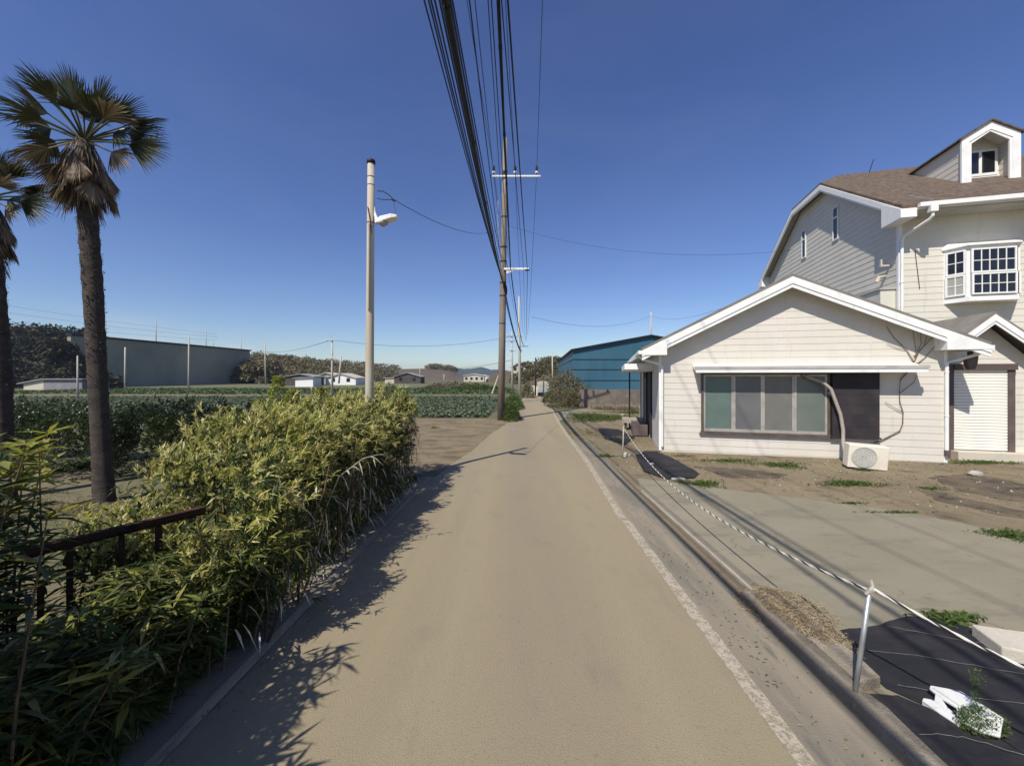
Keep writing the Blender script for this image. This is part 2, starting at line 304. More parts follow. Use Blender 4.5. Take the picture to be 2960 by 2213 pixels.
# concrete apron in front of the house yard
AP = [(2.44, 3.3), (2.43, 5), (2.47, 7.4), (2.7, 8.35), (3.2, 8.1), (3.7, 7.75), (4.4, 7.42), (5.1, 7.02), (5.75, 6.65), (6.3, 6.3), (6.65, 5.9), (7.2, 5.2), (9.5, 4.2), (13, 3.4), (13, 1.2), (4.2, 1.2), (2.6, 2.2)]
struct(sheet('concrete_apron', AP, .008, CONC, .012, 9))
struct(sheet('path', [(2.62, 22), (3.1, 27.5), (5.2, 29.6), (8.5, 30.2), (8.5, 28.9), (5.6, 28.2), (4.0, 25.2), (3.4, 22)], .009, CONC, .05, 10))
MULCH = M('dark_mulch', [(.10, .078, .055), ((.15, .115, .075), 1.2, .42, .60), ((.055, .045, .033), 2.2, .50, .66), ((.20, .155, .105), 8, .56, .72)], rough=.95, bump=1, bscale=22)
for P_ in ([(2010, 1032), (2080, 1022), (2160, 1035), (2260, 1055), (2260, 1090), (2150, 1078), (2070, 1060)], [(1985, 1058), (2040, 1068), (2120, 1085), (2240, 1108), (2240, 1128), (2120, 1104), (2030, 1082)], [(1500, 1008), (1600, 1012), (1700, 1026), (1660, 1036), (1560, 1030)]):
    struct(sheet('earth_patch', [tuple(gp(*p).xy) for p in P_], .0075, MULCH, .07, 21))
# kerb: a low concrete edge, worn and rounded
kb = MB(); rnd = random.Random(3); yy = [-.4 + i * .17 for i in range(26)]
for i, (y, y2) in enumerate(zip(yy, yy[1:])):
    def sec(y):
        j = random.Random(int(y * 1000)); x = 2.225 + .012 * (y - 2) + j.uniform(-.008, .008); h = .085 + j.uniform(-.008, .006)
        return [(x, y, .0), (x + .015, y, h * .75), (x + .04, y, h), (x + .15 + j.uniform(-.012, .012), y, h), (x + .175, y, h * .6), (x + .18, y, 0)]
    a, b = sec(y), sec(y2); kb.add(a + b, [(k, k + 1, 6 + k + 1, 6 + k) for k in range(5)] + ([(0, 1, 2, 3, 4, 5)] if i == 0 else []) + ([(11, 10, 9, 8, 7, 6)] if y2 == yy[-1] else []))
struct(kb.build('kerb', KERB))
lf = MB(); sy = [-.6 + .3 * i for i in range(31)]; rnd = random.Random(8)
for i, y in enumerate(sy):                       # broad concrete strip below the hedge
    x = lx(LE, y); h = .035 + rnd.uniform(-.004, .004); lf.v += [(x - .40, y, -.01), (x - .40, y, h), (x - .07 + rnd.uniform(-.01, .01), y, h), (x - .03, y, h * .5), (x + rnd.uniform(-.01, .01), y, -.01)]
lf.f = [(5*i+k, 5*i+k+1, 5*i+k+6, 5*i+k+5) for i in range(30) for k in range(4)] + [(0, 1, 2, 3, 4)[::-1], tuple(range(150, 155))]
struct(lf.build('edge_strip', GUTTER, smooth=False))
# fields on the left
struct(sheet('crop_field', [(-1.6, 23.2), (-5, 22.9), (-45, 23.5), (-62, 47.5), (-20, 48.5), (.0, 48), (-.4, 36), (-1.2, 27)], .004, M('crop_soil', [(.07, .075, .04), ((.10, .085, .055), 1.2, .45, .65), ((.045, .055, .03), 4, .5, .7)], rough=.95, bump=.6, bscale=12), .1, 12))
struct(sheet('path', [(-95, 50.5), (-40, 50), (-8, 49.8), (.6, 49.5), (.7, 51.4), (-8, 52), (-95, 54)], .005, CLEAR, .15, 13))
struct(sheet('field', [(-105, 56), (-3, 53.5), (1.3, 54), (3, 70), (-20, 80), (-72, 84), (-105, 76)], .004, M('green_field', [(.075, .095, .035), ((.10, .12, .05), .2, .42, .62, (.3, 1.5, 1)), ((.13, .12, .065), .12, .52, .66, (.3, 2, 1)), ((.05, .07, .025), 1.5, .5, .7)], rough=.95, bump=.5, bscale=5), .3, 14))
struct(sheet('field', [(-86, 84), (-60, 87), (-30, 92), (-10, 100), (-14, 132), (-80, 130)], .004, M('pale_field', [(.13, .135, .065), ((.17, .155, .085), .12, .45, .62, (.3, 2, 1)), ((.09, .115, .045), .4, .5, .7)], rough=.95), .4, 15))

# hills: real terrain in a fan, foot and crest distances along each bearing
def hills(name, cols, mat, nb=10, sub=3, wob=.6, seed=2):
    rnd = random.Random(seed); C = []
    for (a, b) in zip(cols, cols[1:]):
        for k in range(sub): C.append([a[i] + (b[i] - a[i]) * k / sub for i in range(4)])
    C.append(list(cols[-1])); mb = MB(); m = nb + 4
    for px, y0, y1, py in C:
        zt = H + (CY - py) / F * y1
        for k in range(m):
            t = k / nb; y = y0 + (y1 - y0) * t
            if t <= 1: z = -.4 + (zt + .4) * math.sin(t * math.pi / 2) ** 1.15
            else: z = zt - (t - 1) * zt * .9
            if 0 < t: z += rnd.uniform(-wob, wob) * (.3 if .8 < t < 1.2 else 1) * min(1, t * 3)
            mb.v.append(((px - CX) / F * y, y, z if k else -.6))
    mb.f = [(j*m+i, (j+1)*m+i, (j+1)*m+i+1, j*m+i+1) for j in range(len(C)-1) for i in range(m-1)]
    return struct(mb.build(name, mat, smooth=True))
HILL = M('hill_scrub', [(.105, .085, .05), ((.075, .07, .035), .03, .42, .62), ((.15, .12, .075), .06, .52, .68), ((.05, .05, .025), .25, .54, .7)], rough=.95, bump=1, bscale=.8)
HILLB = M('hill_field', [(.12, .092, .062), ((.10, .08, .052), .05, .42, .62, (.3, 1, 3)), ((.145, .115, .08), .3, .5, .7, (.2, 1, 2))], rough=.95, bump=1, bscale=1)
LH = [(-700, 62, 100, 700), (-300, 70, 108, 712), (0, 76, 116, 722), (120, 86, 128, 726), (230, 98, 140, 736), (380, 122, 168, 752), (530, 140, 188, 778), (600, 150, 200, 783), (680, 162, 222, 790), (790, 182, 250, 798), (860, 205, 285, 801)]
hills('hill', LH, HILL)
hills('hill', [(840, 190, 262, 803), (870, 195, 275, 797), (930, 205, 285, 796), (975, 215, 285, 800), (990, 220, 280, 808), (1012, 225, 270, 813)], HILLB, seed=5, wob=.25)
RH = [(1050, 175, 190, 813), (1075, 150, 178, 806), (1110, 125, 160, 800), (1150, 110, 150, 794), (1190, 100, 150, 783), (1230, 100, 150, 788), (1300, 104, 150, 786), (1420, 104, 150, 786), (1700, 100, 150, 780), (2300, 100, 150, 770)]
hills('hill', RH, HILL, seed=8)
hills('mountain', [(560, 1300, 1500, 806), (700, 1280, 1500, 804), (860, 1280, 1500, 803), (940, 1250, 1500, 800), (975, 1250, 1500, 793), (1000, 1250, 1500, 797), (1020, 1250, 1500, 796), (1040, 1250, 1480, 792.5), (1062, 1250, 1500, 799), (1082, 1250, 1500, 798), (1110, 1250, 1500, 803), (1160, 1280, 1500, 800), (1300, 1280, 1500, 797), (1500, 1300, 1500, 801)], M('forested_mountain', [(.035, .05, .03), ((.05, .06, .035), .01, .42, .62)], rough=.95), sub=4, wob=2.5, seed=6)

# ================================================================ the two houses share one frame
A0 = Vector((4.39, 11.55, 0)); TV = Vector((.968, -.252, 0)); NV = Vector((.252, .968, 0)); RZ = math.atan2(-.252, .968)
def siding(mb, poly, o, ud, nd, pitch=.18, lip=.008, w0=0.0, gap=.004):
    """lap boards on a wall polygon of (u, w); o origin, ud along, nd outward"""
    o, ud, nd = Vector(o), Vector(ud), Vector(nd); lo = min(p[1] for p in poly); hi = max(p[1] for p in poly)
    k = math.floor((lo - w0) / pitch)
    while w0 + k * pitch < hi:
        a = w0 + k * pitch; P = clip(poly, 1, a, a + pitch); k += 1
        if len(P) < 3: continue
        pt = lambda u, w: o + ud * u + Vector((0, 0, w)) + nd * (gap + lip * (1 - (w - a) / pitch))
        mb.quad(*[pt(u, w) for u, w in P])
        b = [u for u, w in P if abs(w - a) < 1e-4]
        if len(b) >= 2:
            u0, u1 = min(b), max(b)
            mb.quad(pt(u0, a), pt(u1, a), o + ud * u1 + Vector((0, 0, a)), o + ud * u0 + Vector((0, 0, a)))
def bars(mb, u0, u1, w0, w1, v, nx, nz, t=.022, d=.02, rail=.05):
    """sash: outer rails and glazing bars, proud of v by d"""
    mb.box(u0, u1, v - d, v, w0, w0 + rail); mb.box(u0, u1, v - d, v, w1 - rail, w1)
    mb.box(u0, u0 + rail, v - d, v, w0 + rail, w1 - rail); mb.box(u1 - rail, u1, v - d, v, w0 + rail, w1 - rail)
    for i in range(1, nx):
        u = u0 + rail + (u1 - u0 - 2 * rail) * i / nx; mb.box(u - t / 2, u + t / 2, v - d * .8, v - .002, w0 + rail, w1 - rail)
    for i in range(1, nz):
        w = w0 + rail + (w1 - w0 - 2 * rail) * i / nz; mb.box(u0 + rail, u1 - rail, v - d * .7, v - .003, w - t / 2, w + t / 2)
X, Yv, Zv = Vector((1, 0, 0)), Vector((0, 1, 0)), Vector((0, 0, 1))

# ---------------------------------------------------------------- low house
hs = thing('low_house', 'single storey cream weatherboard house with wide white gable facing the lane', 'house', A0, RZ)
W, D, AU, AW, EW = 6.80, 9.0, 3.27, 4.85, 2.94
EL, ER = -.53, 7.40; sl, sr = (AW - EW) / (AU - EL), (AW - EW) / (ER - AU)
WL, WR = EW + sl * (0 - EL) - .12, EW + sr * (ER - W) - .12
wall = MB(); gab = [(0, .0), (W, .0), (W, WR), (AU, AW - .12), (0, WL)]
wall.prism([(u, 0, w) for u, w in gab], (0, D, 0))
siding(wall, gab, (0, 0, 0), X, -Yv, w0=.02); siding(wall, [(0, 0), (2.2, 0), (2.2, WL), (0, WL)], (0, 0, 0), Yv, -X, w0=.02)
siding(wall, [(6.4, 0), (D, 0), (D, WL), (6.4, WL)], (0, 0, 0), Yv, -X, w0=.02)
for u, a, b in ((3.28, 2.56, 4.5), (5.22, 2.56, 3.62), (3.3, .0, .58)): wall.box(u - .006, u + .006, -.021, -.005, a, b)
wall.build('wall', SIDING, hs)
MB().box(-.022, .05, -.024, -.002, 0, WL - .1).box(-.024, -.002, -.018, .1, 0, WL - .1).build('corner_board', WHITE, hs); MB().box(W - .05, W + .02, -.024, -.002, 0, WR - .1).build('corner_board', WHITE, hs)
MB().box(.02, W - .01, -.004, .1, -.3, .0).box(-.004, .1, .1, D, -.3, 0).build('foundation', PALEC, hs)
rf = MB(); th = .07
for (ua, wa, ub, wb) in ((EL, EW, AU, AW), (AU, AW, ER, EW)):
    rf.prism([(ua, -.42, wa), (ub, -.42, wb), (ub, -.42, wb + th), (ua, -.42, wa + th)], (0, D + .8, 0))
for k in range(1, 18):
    v = -.42 + k * .52
    for (ua, wa, ub, wb) in ((EL, EW + th, AU, AW + th), (AU, AW + th, ER, EW + th)): rf.prism([(ua, v, wa), (ub, v, wb), (ub, v, wb + .025), (ua, v, wa + .025)], (0, .03, 0))
roof = rf.build('roof', RTILE, hs)
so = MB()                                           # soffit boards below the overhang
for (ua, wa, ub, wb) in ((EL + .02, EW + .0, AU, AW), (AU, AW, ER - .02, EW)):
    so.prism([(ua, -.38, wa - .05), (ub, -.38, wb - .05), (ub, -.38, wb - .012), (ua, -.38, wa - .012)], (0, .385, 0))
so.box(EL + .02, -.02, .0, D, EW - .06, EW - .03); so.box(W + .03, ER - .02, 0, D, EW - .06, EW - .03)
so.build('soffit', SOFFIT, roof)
bb = MB()
for (ua, wa, ub, wb) in ((EL, EW, AU, AW), (AU, AW, ER, EW)):
    bb.prism([(ua, -.425, wa - .19), (ub, -.425, wb - .19), (ub, -.425, wb - .004), (ua, -.425, wa - .004)], (0, .04, 0))
    bb.prism([(ua, -.405, wa - .29), (ub, -.405, wb - .29), (ub, -.405, wb - .194), (ua, -.405, wa - .194)], (0, .035, 0))
bb.build('barge_board', WHITE, roof)
eb = MB()
eb.prism([(EL, -.432, EW - .01), (.15, -.432, EW + sl * (.15 - EL) - .015), (.15, -.432, 2.80), (EL, -.432, 2.80)], (0, .43, 0)); eb.build('eave_box', WHITE, roof, bevel=.006); eb = MB()
eb.prism([(W - .25, -.432, EW + sr * (ER - W + .25) - .015), (ER, -.432, EW - .01), (ER, -.432, 2.84), (W - .25, -.432, 2.84)], (0, .43, 0))
eb.build('eave_box', WHITE, roof, bevel=.006)
for u in (EL - .1, ER - .0):
    gt = MB()
    gt.box(u, u + .1, -.36, D + .3, 2.84, 2.855); gt.box(u, u + .008, -.36, D + .3, 2.855, 2.94); gt.box(u + .092, u + .1, -.36, D + .3, 2.855, 2.94)
    gt.box(u, u + .1, -.37, -.36, 2.84, 2.94); gt.build('gutter', WHITE, hs)
ds = MB(); ds.tube([(EL - .05, -.15, 2.84), (EL - .05, -.15, 2.76), (EL + .05, -.14, 2.68), (-.02, -.07, 2.55), (.06, -.065, 2.48), (.06, -.065, 2.4), (.06, -.065, .12)], .036, 10)
ds.tube([(.06, -.065, 1.62), (.06, -.065, 1.60)], .04, 10); ds.box(.045, .075, -.065, -.0, 2.2, 2.22); ds.build('downpipe', WHITE, hs, smooth=False)
d2 = MB(); d2.tube([(ER + .05, -.1, 2.84), (ER - .02, -.1, 2.74), (W + .2, -.06, 2.6), (W - .02, -.065, 2.54), (W - .02, -.065, .32)], .038, 10)
for w in (2.28, 1.18): d2.tube([(W - .02, -.065, w), (W - .02, -.065, w + .03)], .045, 10)
d2.build('downpipe', WHITE, hs)
MB().box(W - .06, W + .02, -.13, -.03, .2, .34).build('drain_box', BROWN, hs, bevel=.01)
# window
wn = MB(); wn.box(1.10, 4.30, -.085, -.003, .56, .62).box(1.07, 4.33, -.10, -.003, .53, .565).box(1.12, 1.18, -.07, -.003, .62, 2.30).box(4.22, 4.28, -.07, -.003, .62, 2.30).box(1.18, 4.22, -.07, -.003, 2.24, 2.30)
wf = tag(wn.build('window', BRONZE, hs), 'wide four pane frosted window in bronze frame')
ed = [1.18, 1.955, 2.69, 3.455, 4.22]
for i, (a, b) in enumerate(zip(ed, ed[1:])):
    v = -.030 if i % 2 else -.018
    f = MB(); f.box(a, a + .05, v - .025, v, .62, 2.24).box(b - .05, b, v - .025, v, .62, 2.24).box(a + .05, b - .05, v - .025, v, .62, .70).box(a + .05, b - .05, v - .025, v, 2.19, 2.24)
    f.build('sash', ALU, wf)
    MB().box(a + .03, b - .03, v - .012, v - .004, .66, 2.22).build('pane', PANES[i], wf)
sb = MB(); sb.box(4.30, 5.34, -.14, -.003, .60, 2.30).box(4.27, 5.37, -.155, -.003, .55, .60)
for k in range(1, 6): sb.box(4.31, 5.33, -.145, -.139, .6 + k * .28, .606 + k * .28)
sb.build('shutter_box', DARKP, hs, bevel=.004)
hd = MB(); hd.prism([(.89, -.5, 2.29), (.89, -.5, 2.385), (.89, -.003, 2.55), (.89, -.003, 2.46), (.89, -.46, 2.31)], (5.25, 0, 0))
tag(hd.build('window_hood', WHITE, hs, bevel=.005), 'long white sheet hood above the wide window')
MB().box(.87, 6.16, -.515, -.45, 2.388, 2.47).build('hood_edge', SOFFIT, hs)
# side entrance under a flat canopy; its shade is put into the dark wall colour
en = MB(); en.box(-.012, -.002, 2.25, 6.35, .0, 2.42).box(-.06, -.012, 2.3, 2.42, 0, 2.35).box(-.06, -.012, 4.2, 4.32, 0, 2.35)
en.build('shaded_entrance_wall', DARKP, hs)
dr = MB(); dr.box(-.04, -.014, 4.4, 5.4, .1, 2.1).box(-.052, -.042, 4.5, 5.3, 1.1, 2.0); dr.build('door', BRONZE, hs)
cn = MB(); cn.box(-.96, -.01, 1.75, 6.5, 2.42, 2.62); cn.box(-.93, -.03, 1.8, 6.45, 2.36, 2.415)
can = cn.build('canopy', WHITE, hs, bevel=.01)
for u, v in ((-.62, 6.2), (-.12, 6.35)): MB().box(u - .03, u + .03, v - .03, v + .03, -.25, 2.36).build('canopy_post', BLACKM if u < -.3 else PALEC, hs)
stp = MB().box(-.62, -.06, 3.4, 4.6, -.1, .34).build('doorstep', BROWN, hs, bevel=.01)

# ---------------------------------------------------------------- tall house
bh = thing('tall_house', 'two storey cream weatherboard house with brown shingle roof, dormer and bay window', 'house', A0, RZ)
U0, V0, V1, US = 7.35, 2.6, 13.2, 15.0
prof = [(V0, -.1), (V0, 7.35), (6.85, 10.02), (9.15, 10.02), (V1, 7.75), (V1, -.1)]
wl = MB(); wl.prism([(U0, v, w) for v, w in prof], (US - U0, 0, 0))
siding(wl, [(v, w) for v, w in prof], (U0, 0, 0), Yv, -X, pitch=.2, lip=.010)
siding(wl, [(0, -.1), (US - U0, -.1), (US - U0, 7.35), (0, 7.35)], (U0, V0, 0), X, -Yv, pitch=.19, lip=.009)
wl.build('wall', GSIDING, bh)
MB().box(U0 - .02, U0 + .07, V0 - .024, V0 - .002, 0, 7.3).box(U0 - .024, U0 - .002, V0 - .02, V0 + .08, 0, 7.3).build('corner_board', WHITE, bh)
UE = 7.0; e0, e1, rv, rw = (1.88, 7.19), (13.62, 7.67), 7.87, 10.92
s0 = (rw - e0[1]) / (rv - e0[0]); s1 = (rw - e1[1]) / (e1[0] - rv); hw = 10.14
hv0, hv1 = e0[0] + (hw - e0[1]) / s0, e1[0] - (hw - e1[1]) / s1; UR = 8.25
rf = MB(); t = Vector((0, 0, .1))
for P in ([(UE, *e0), (US, *e0), (US, rv, rw), (UR, rv, rw), (UE, hv0, hw)], [(UE, e1[0], e1[1]), (UE, hv1, hw), (UR, rv, rw), (US, rv, rw), (US, e1[0], e1[1])], [(UE, hv0, hw), (UR, rv, rw), (UE, hv1, hw)]):
    rf.prism(P, t)
roof = tag(rf.build('roof', SHINGLE, bh), 'brown shingle roof with clipped gable end')
so = MB()
so.prism([(UE, e0[0] + .03, e0[1] - .06), (UE, hv0, hw - .05), (UE, hv0, hw - .01), (UE, e0[0] + .03, e0[1] - .02)], (.36, 0, 0))
so.prism([(UE, hv0, hw - .05), (UE, hv1, hw - .05), (UE, hv1, hw - .01), (UE, hv0, hw - .01)], (.36, 0, 0))
so.prism([(UE, e1[0], e1[1] - .06), (UE, hv1, hw - .05), (UE, hv1, hw - .01), (UE, e1[0], e1[1] - .02)], (.36, 0, 0))
so.box(UE + .4, US, e0[0] + .04, V0 - .002, e0[1] - .10, e0[1] - .05)
so.build('soffit', SOFFIT, roof)
bb = MB()
for a, b in (((e0[0], e0[1]), (hv0, hw)), ((hv0, hw), (hv1, hw)), ((hv1, hw), (e1[0], e1[1]))):
    bb.prism([(UE - .03, a[0], a[1] - .2), (UE - .03, b[0], b[1] - .2), (UE - .03, b[0], b[1] - .002), (UE - .03, a[0], a[1] - .002)], (.03, 0, 0))
    bb.prism([(UE - .012, a[0], a[1] - .27), (UE - .012, b[0], b[1] - .27), (UE - .012, b[0], b[1] - .203), (UE - .012, a[0], a[1] - .203)], (.025, 0, 0))
bb.build('barge_board', WHITE, roof)
eb = MB(); eb.prism([(UE - .034, e0[0] - .01, e0[1] - .01), (UE - .034, V0 + .15, e0[1] + s0 * (V0 + .15 - e0[0]) - .04), (UE - .034, V0 + .15, 6.92), (UE - .034, e0[0] - .01, 6.92)], (.40, 0, 0)); eb.build('eave_box', WHITE, roof, bevel=.006); eb = MB()
eb.prism([(UE - .034, e1[0], e1[1] - .01), (UE - .034, V1 - .1, e1[1] + s1 * (e1[0] - V1 + .1) - .04), (UE - .034, V1 - .1, 7.35), (UE - .034, e1[0], 7.35)], (.4, 0, 0))
eb.build('eave_box', WHITE, roof, bevel=.006)
gt = MB(); gt.box(UE + .38, US, e0[0] - .11, e0[0], e0[1] - .02, e0[1]).box(UE + .38, US, e0[0] - .12, e0[0] - .11, e0[1] - .02, e0[1] + .10).box(UE + .38, UE + .39, e0[0] - .11, e0[0], e0[1], e0[1] + .09)
gt.box(UE + .38, US, e0[0] - .001, e0[0] + .035, e0[1] - .06, e0[1] - .021)
gt.build('gutter', WHITE, bh)
dp = MB(); dp.box(7.60, 7.78, e0[0] - .16, e0[0] - .02, 6.99, 7.23); dp.tube([(7.69, e0[0] - .08, 6.99), (7.69, e0[0] - .08, 6.88), (7.66, e0[0] + .0, 6.80), (7.42, V0 - .1, 6.55), (7.38, V0 - .08, 6.42), (7.38, V0 - .08, 3.0)], .042, 10)
dp.tube([(7.38, V0 - .08, 5.1), (7.38, V0 - .08, 5.14)], .055, 10); dp.build('downpipe', WHITE, bh)
MB().tube([(7.74, V0 - .03, 6.1), (7.86, V0 - .03, 4.9)], .008, 6).build('wall_cable', CABLE, bh)
MB().tube([(7.75, e0[0] - .02, 7.36), (7.45, e0[0] + .5, 7.75)], .012, 6).build('snow_rod', GALV, roof)
MB().tube([(8.9, 7.0, 10.6), (8.9, 6.7, 11.0)], .012, 6).build('aerial', BLACKM, roof)
def small_window(u, v, w0, w1, wd):                # narrow window in the gable end
    f = MB(); a, b = v - wd / 2, v + wd / 2; x0, x1 = u - .05, u - .018
    f.box(x0, x1, a, a + .06, w0, w1).box(x0, x1, b - .06, b, w0, w1).box(x0, x1, a + .06, b - .06, w0, w0 + .06).box(x0, x1, a + .06, b - .06, w1 - .06, w1).box(x0, x1, a + .06, b - .06, w1 - .48, w1 - .42)
    o = f.build('window', WHITE, bh); MB().box(u - .03, u - .02, a + .04, b - .04, w0 + .04, w1 - .04).build('pane', GLASS, o)
small_window(U0, 8.85, 7.72, 9.05, .42); small_window(U0, 6.15, 7.66, 9.02, .42)
vh = MB(); vh.box(U0 - .28, U0 - .012, 2.95, 3.02, 5.75, 5.80).box(U0 - .28, U0 - .24, 2.95, 3.02, 5.80, 5.98); vh.build('wall_bracket', PALEC, bh); vh = MB(); vh.tube([(U0 - .02, 3.2, 5.5), (U0 - .2, 3.2, 5.45), (U0 - .25, 3.2, 5.3)], .06, 10)
vh.build('wall_vent', PALEC, bh)
MB().box(U0 - .42, U0 - .02, 2.72, 4.0, 3.4, 4.95).build('wall_bump', GSIDING, bh)
MB().box(U0 - .46, U0 - .02, 2.68, 4.05, 4.953, 5.0).build('bump_cap', SOFFIT, bh)
# dormer
VD, VW = 4.0, 4.55; ul, ur, ua = 9.88, 11.40, 10.64; wa_, wb_ = 10.56, 10.08
zr = lambda v: e0[1] + .1 + s0 * (v - e0[0])
dm = MB()
fr = [(ul, zr(VD) - .1), (ul, wb_), (ua, wa_), (ur, wb_), (ur, zr(VD) - .1)]
inn = [(ul + .2, zr(VD) - .1), (ul + .2, wb_ - .13), (ua, wa_ - .27), (ur - .2, wb_ - .13), (ur - .2, zr(VD) - .1)]
for i in range(4):
    a, b, c, d = fr[i], fr[i + 1], inn[i + 1], inn[i]
    dm.prism([(p[0], VD, p[1]) for p in (a, b, c, d)], (0, .07, 0))
inn2 = [(u + (.07 if u < ua else -.07 if u > ua else 0), w - (.06 if w > 9 else 0)) for u, w in inn]
for i in range(4):
    dm.prism([(p[0], VD + .02, p[1]) for p in (inn[i], inn[i + 1], inn2[i + 1], inn2[i])], (0, .06, 0))
dorm = dm.build('dormer', WHITE, bh)
ck = MB()
vb = lambda w: e0[0] + (w - e0[1]) / s0
for u, s in ((ul + .06, -1), (ur - .06, 1)):
    P = [(VD + .05, zr(VD) - .2), (VD + .05, wb_ - .02), (vb(wb_) - .02, wb_ - .02)]
    ck.prism([(u, v, w) for v, w in P], (-s * .08, 0, 0)); siding(ck, P, (u, 0, 0), Yv, X * s, pitch=.2)
Pb = [(ul + .1, zr(VW) - .1), (ul + .1, wb_ - .05), (ua, wa_ - .1), (ur - .1, wb_ - .05), (ur - .1, zr(VW) - .1)]
ck.prism([(u, VW, w) for u, w in Pb], (0, .05, 0)); siding(ck, Pb, (0, VW, 0), X, -Yv, pitch=.19)
for u, s in ((ul + .145, 1), (ur - .145, -1)): siding(ck, [(VD + .08, zr(VD) - .2), (VW, zr(VW) - .2), (VW, wb_ - .1), (VD + .08, wb_ - .1)], (u, 0, 0), Yv, X * s, pitch=.19)
ck.build('cheek', GSIDING, dorm)
dr = MB()
for us, s in ((ul - .07, 1), (ur + .07, -1)):
    k = (wa_ - wb_) / (ua - ul); we = wb_ - .07 * k
    P = [Vector((us, VD - .06, we)), Vector((ua, VD - .06, wa_)), Vector((ua, vb(wa_) + .1, wa_)), Vector((us, vb(we) + .1, we))]
    dr.prism(P, (0, 0, .055))
dr.build('dormer_roof', SHINGLE, dorm)
sd = MB()
for us, s in ((ul + .1, 1), (ur - .1, -1)):
    sd.prism([(us, VD + .06, wb_ - .12 + .0), (ua, VD + .06, wa_ - .13), (ua, VW, wa_ - .13), (us, VW, wb_ - .12)], (0, 0, .03))
sd.build('soffit', WHITE, dorm)
f = MB(); a, b, c, d = 10.12, 11.18, 8.98, 9.86
f.box(a, b, VW - .06, VW - .02, c, c + .09).box(a, b, VW - .06, VW - .02, d - .07, d).box(a, a + .07, VW - .06, VW - .02, c + .09, d - .07).box(b - .07, b, VW - .06, VW - .02, c + .09, d - .07).box(10.68, 10.76, VW - .06, VW - .02, c + .09, d - .07).box(a - .03, b + .25, VW - .05, VW - .018, c - .05, c - .02)
o = f.build('window', WHITE, dorm)
# bay window
by = MB(); ua1, ub1, uc1, ud1 = 8.46, 8.76, 9.90, 10.20; VF = V0 - .46; w0, w1 = 4.40, 5.96
pl = [(ua1, V0 - .01), (ub1, VF), (uc1, VF), (ud1, V0 - .01)]
by.prism([(u, v, w0) for u, v in pl], (0, 0, .16)); by.prism([(u, v, w1) for u, v in pl], (0, 0, .06)); by.prism([(u, v + (.05 if v < V0 - .1 else 0), w0 + .16) for u, v in pl], (0, 0, w1 - w0 - .16))
by.prism([(ua1 - .05, V0 - .02, w1 + .06), (ub1 - .04, VF - .06, w1 + .06), (uc1 + .04, VF - .06, w1 + .06), (ud1 + .05, V0 - .02, w1 + .06)], (0, 0, .04))
by.add([(ua1 - .05, V0 - .02, w1 + .10), (ub1 - .04, VF - .06, w1 + .10), (uc1 + .04, VF - .06, w1 + .10), (ud1 + .05, V0 - .02, w1 + .10), (ua1 + .05, V0 - .005, w1 + .27), (ud1 - .05, V0 - .005, w1 + .27)], [(0, 1, 4), (1, 2, 5, 4), (2, 3, 5)])
bay = by.build('bay_window', WHITE, bh)
for (a, b, nx, mats) in ((pl[0], pl[1], 2, (GLASS, CURT)), (pl[1], pl[2], 5, (GLASS, GLASS)), (pl[2], pl[3], 2, (GLASS, GLASS))):
    L = math.hypot(b[0] - a[0], b[1] - a[1]); ang = math.atan2(b[1] - a[1], b[0] - a[0]); off = .05 * (1 if nx == 5 else .5)
    for k, (c, d) in enumerate(((5.22, 5.93), (4.58, 5.20))):
        m = .055; f = MB(); bars(f, m, L - m, c, d, .012 - (.02 if k else 0), nx, 2, rail=.045, d=.035)
        o = f.build('sash', WHITE, bay); o.location = (a[0], a[1], 0); o.rotation_euler = (0, 0, ang)
        p = MB().box(m + .03, L - m - .03, .0 - (.02 if k else 0), .006 - (.02 if k else 0), c + .03, d - .03).build('pane', mats[k], bay)
        p.location = (a[0], a[1], 0); p.rotation_euler = (0, 0, ang)
MB().box(10.14, 11.16, VW - .045, VW - .03, 9.0, 9.84).build('pane', GLASS, dorm)
# shuttered lean-to with a small steep gable
VP = .85; pc, pw, pa = 8.10, 1.02, 3.78
lt = MB(); gp_ = [(7.22, -.05), (9.6, -.05), (9.6, 2.55), (pc + pw, 2.62), (pc, pa - .1), (pc - pw + .2, 2.72), (7.22, 2.55)]
lt.prism([(u, VP, w) for u, w in gp_], (0, V0 - VP - .02, 0)); siding(lt, gp_, (0, VP, 0), X, -Yv, pitch=.19)
ext = tag(lt.build('lean_to', GSIDING, bh), 'lean-to with roller shutter under a small steep gable')
pr = MB(); ph = MB(); k = 1.0
for s in (-1, 1):
    ue = pc + s * 1.25; we = pa - 1.25 * .88
    pr.prism([(ue, VP - .42, we), (pc, VP - .42, pa), (pc, VP - .42, pa + .07), (ue, VP - .42, we + .07)], (0, V0 - VP + .4, 0))
    ph.prism([(ue, VP - .44, we - .17), (pc, VP - .44, pa - .17), (pc, VP - .44, pa - .003), (ue, VP - .44, we - .003)], (0, .03, 0))
    ph.prism([(ue, VP - .42, we - .25), (pc, VP - .42, pa - .25), (pc, VP - .42, pa - .173), (ue, VP - .42, we - .173)], (0, .03, 0))
pr.build('lean_to_roof', RTILE, ext); ph.build('barge_board', WHITE, ext)
br = MB(); br.box(7.28, 7.47, VP - .11, VP - .015, -.05, 2.52).box(8.62, 8.76, VP - .08, VP - .015, .2, 2.36).box(7.47, 8.78, VP - .13, VP - .015, 2.36, 2.52); br.build('shutter_frame', BROWN, ext)
sh = MB()
for k in range(27):
    w = .24 + k * .079; sh.prism([(7.47, VP - .03, w), (7.47, VP - .055, w + .012), (7.47, VP - .055, w + .062), (7.47, VP - .03, w + .077)], (1.15, 0, 0))
sh.build('roller_shutter', SHUT, ext)
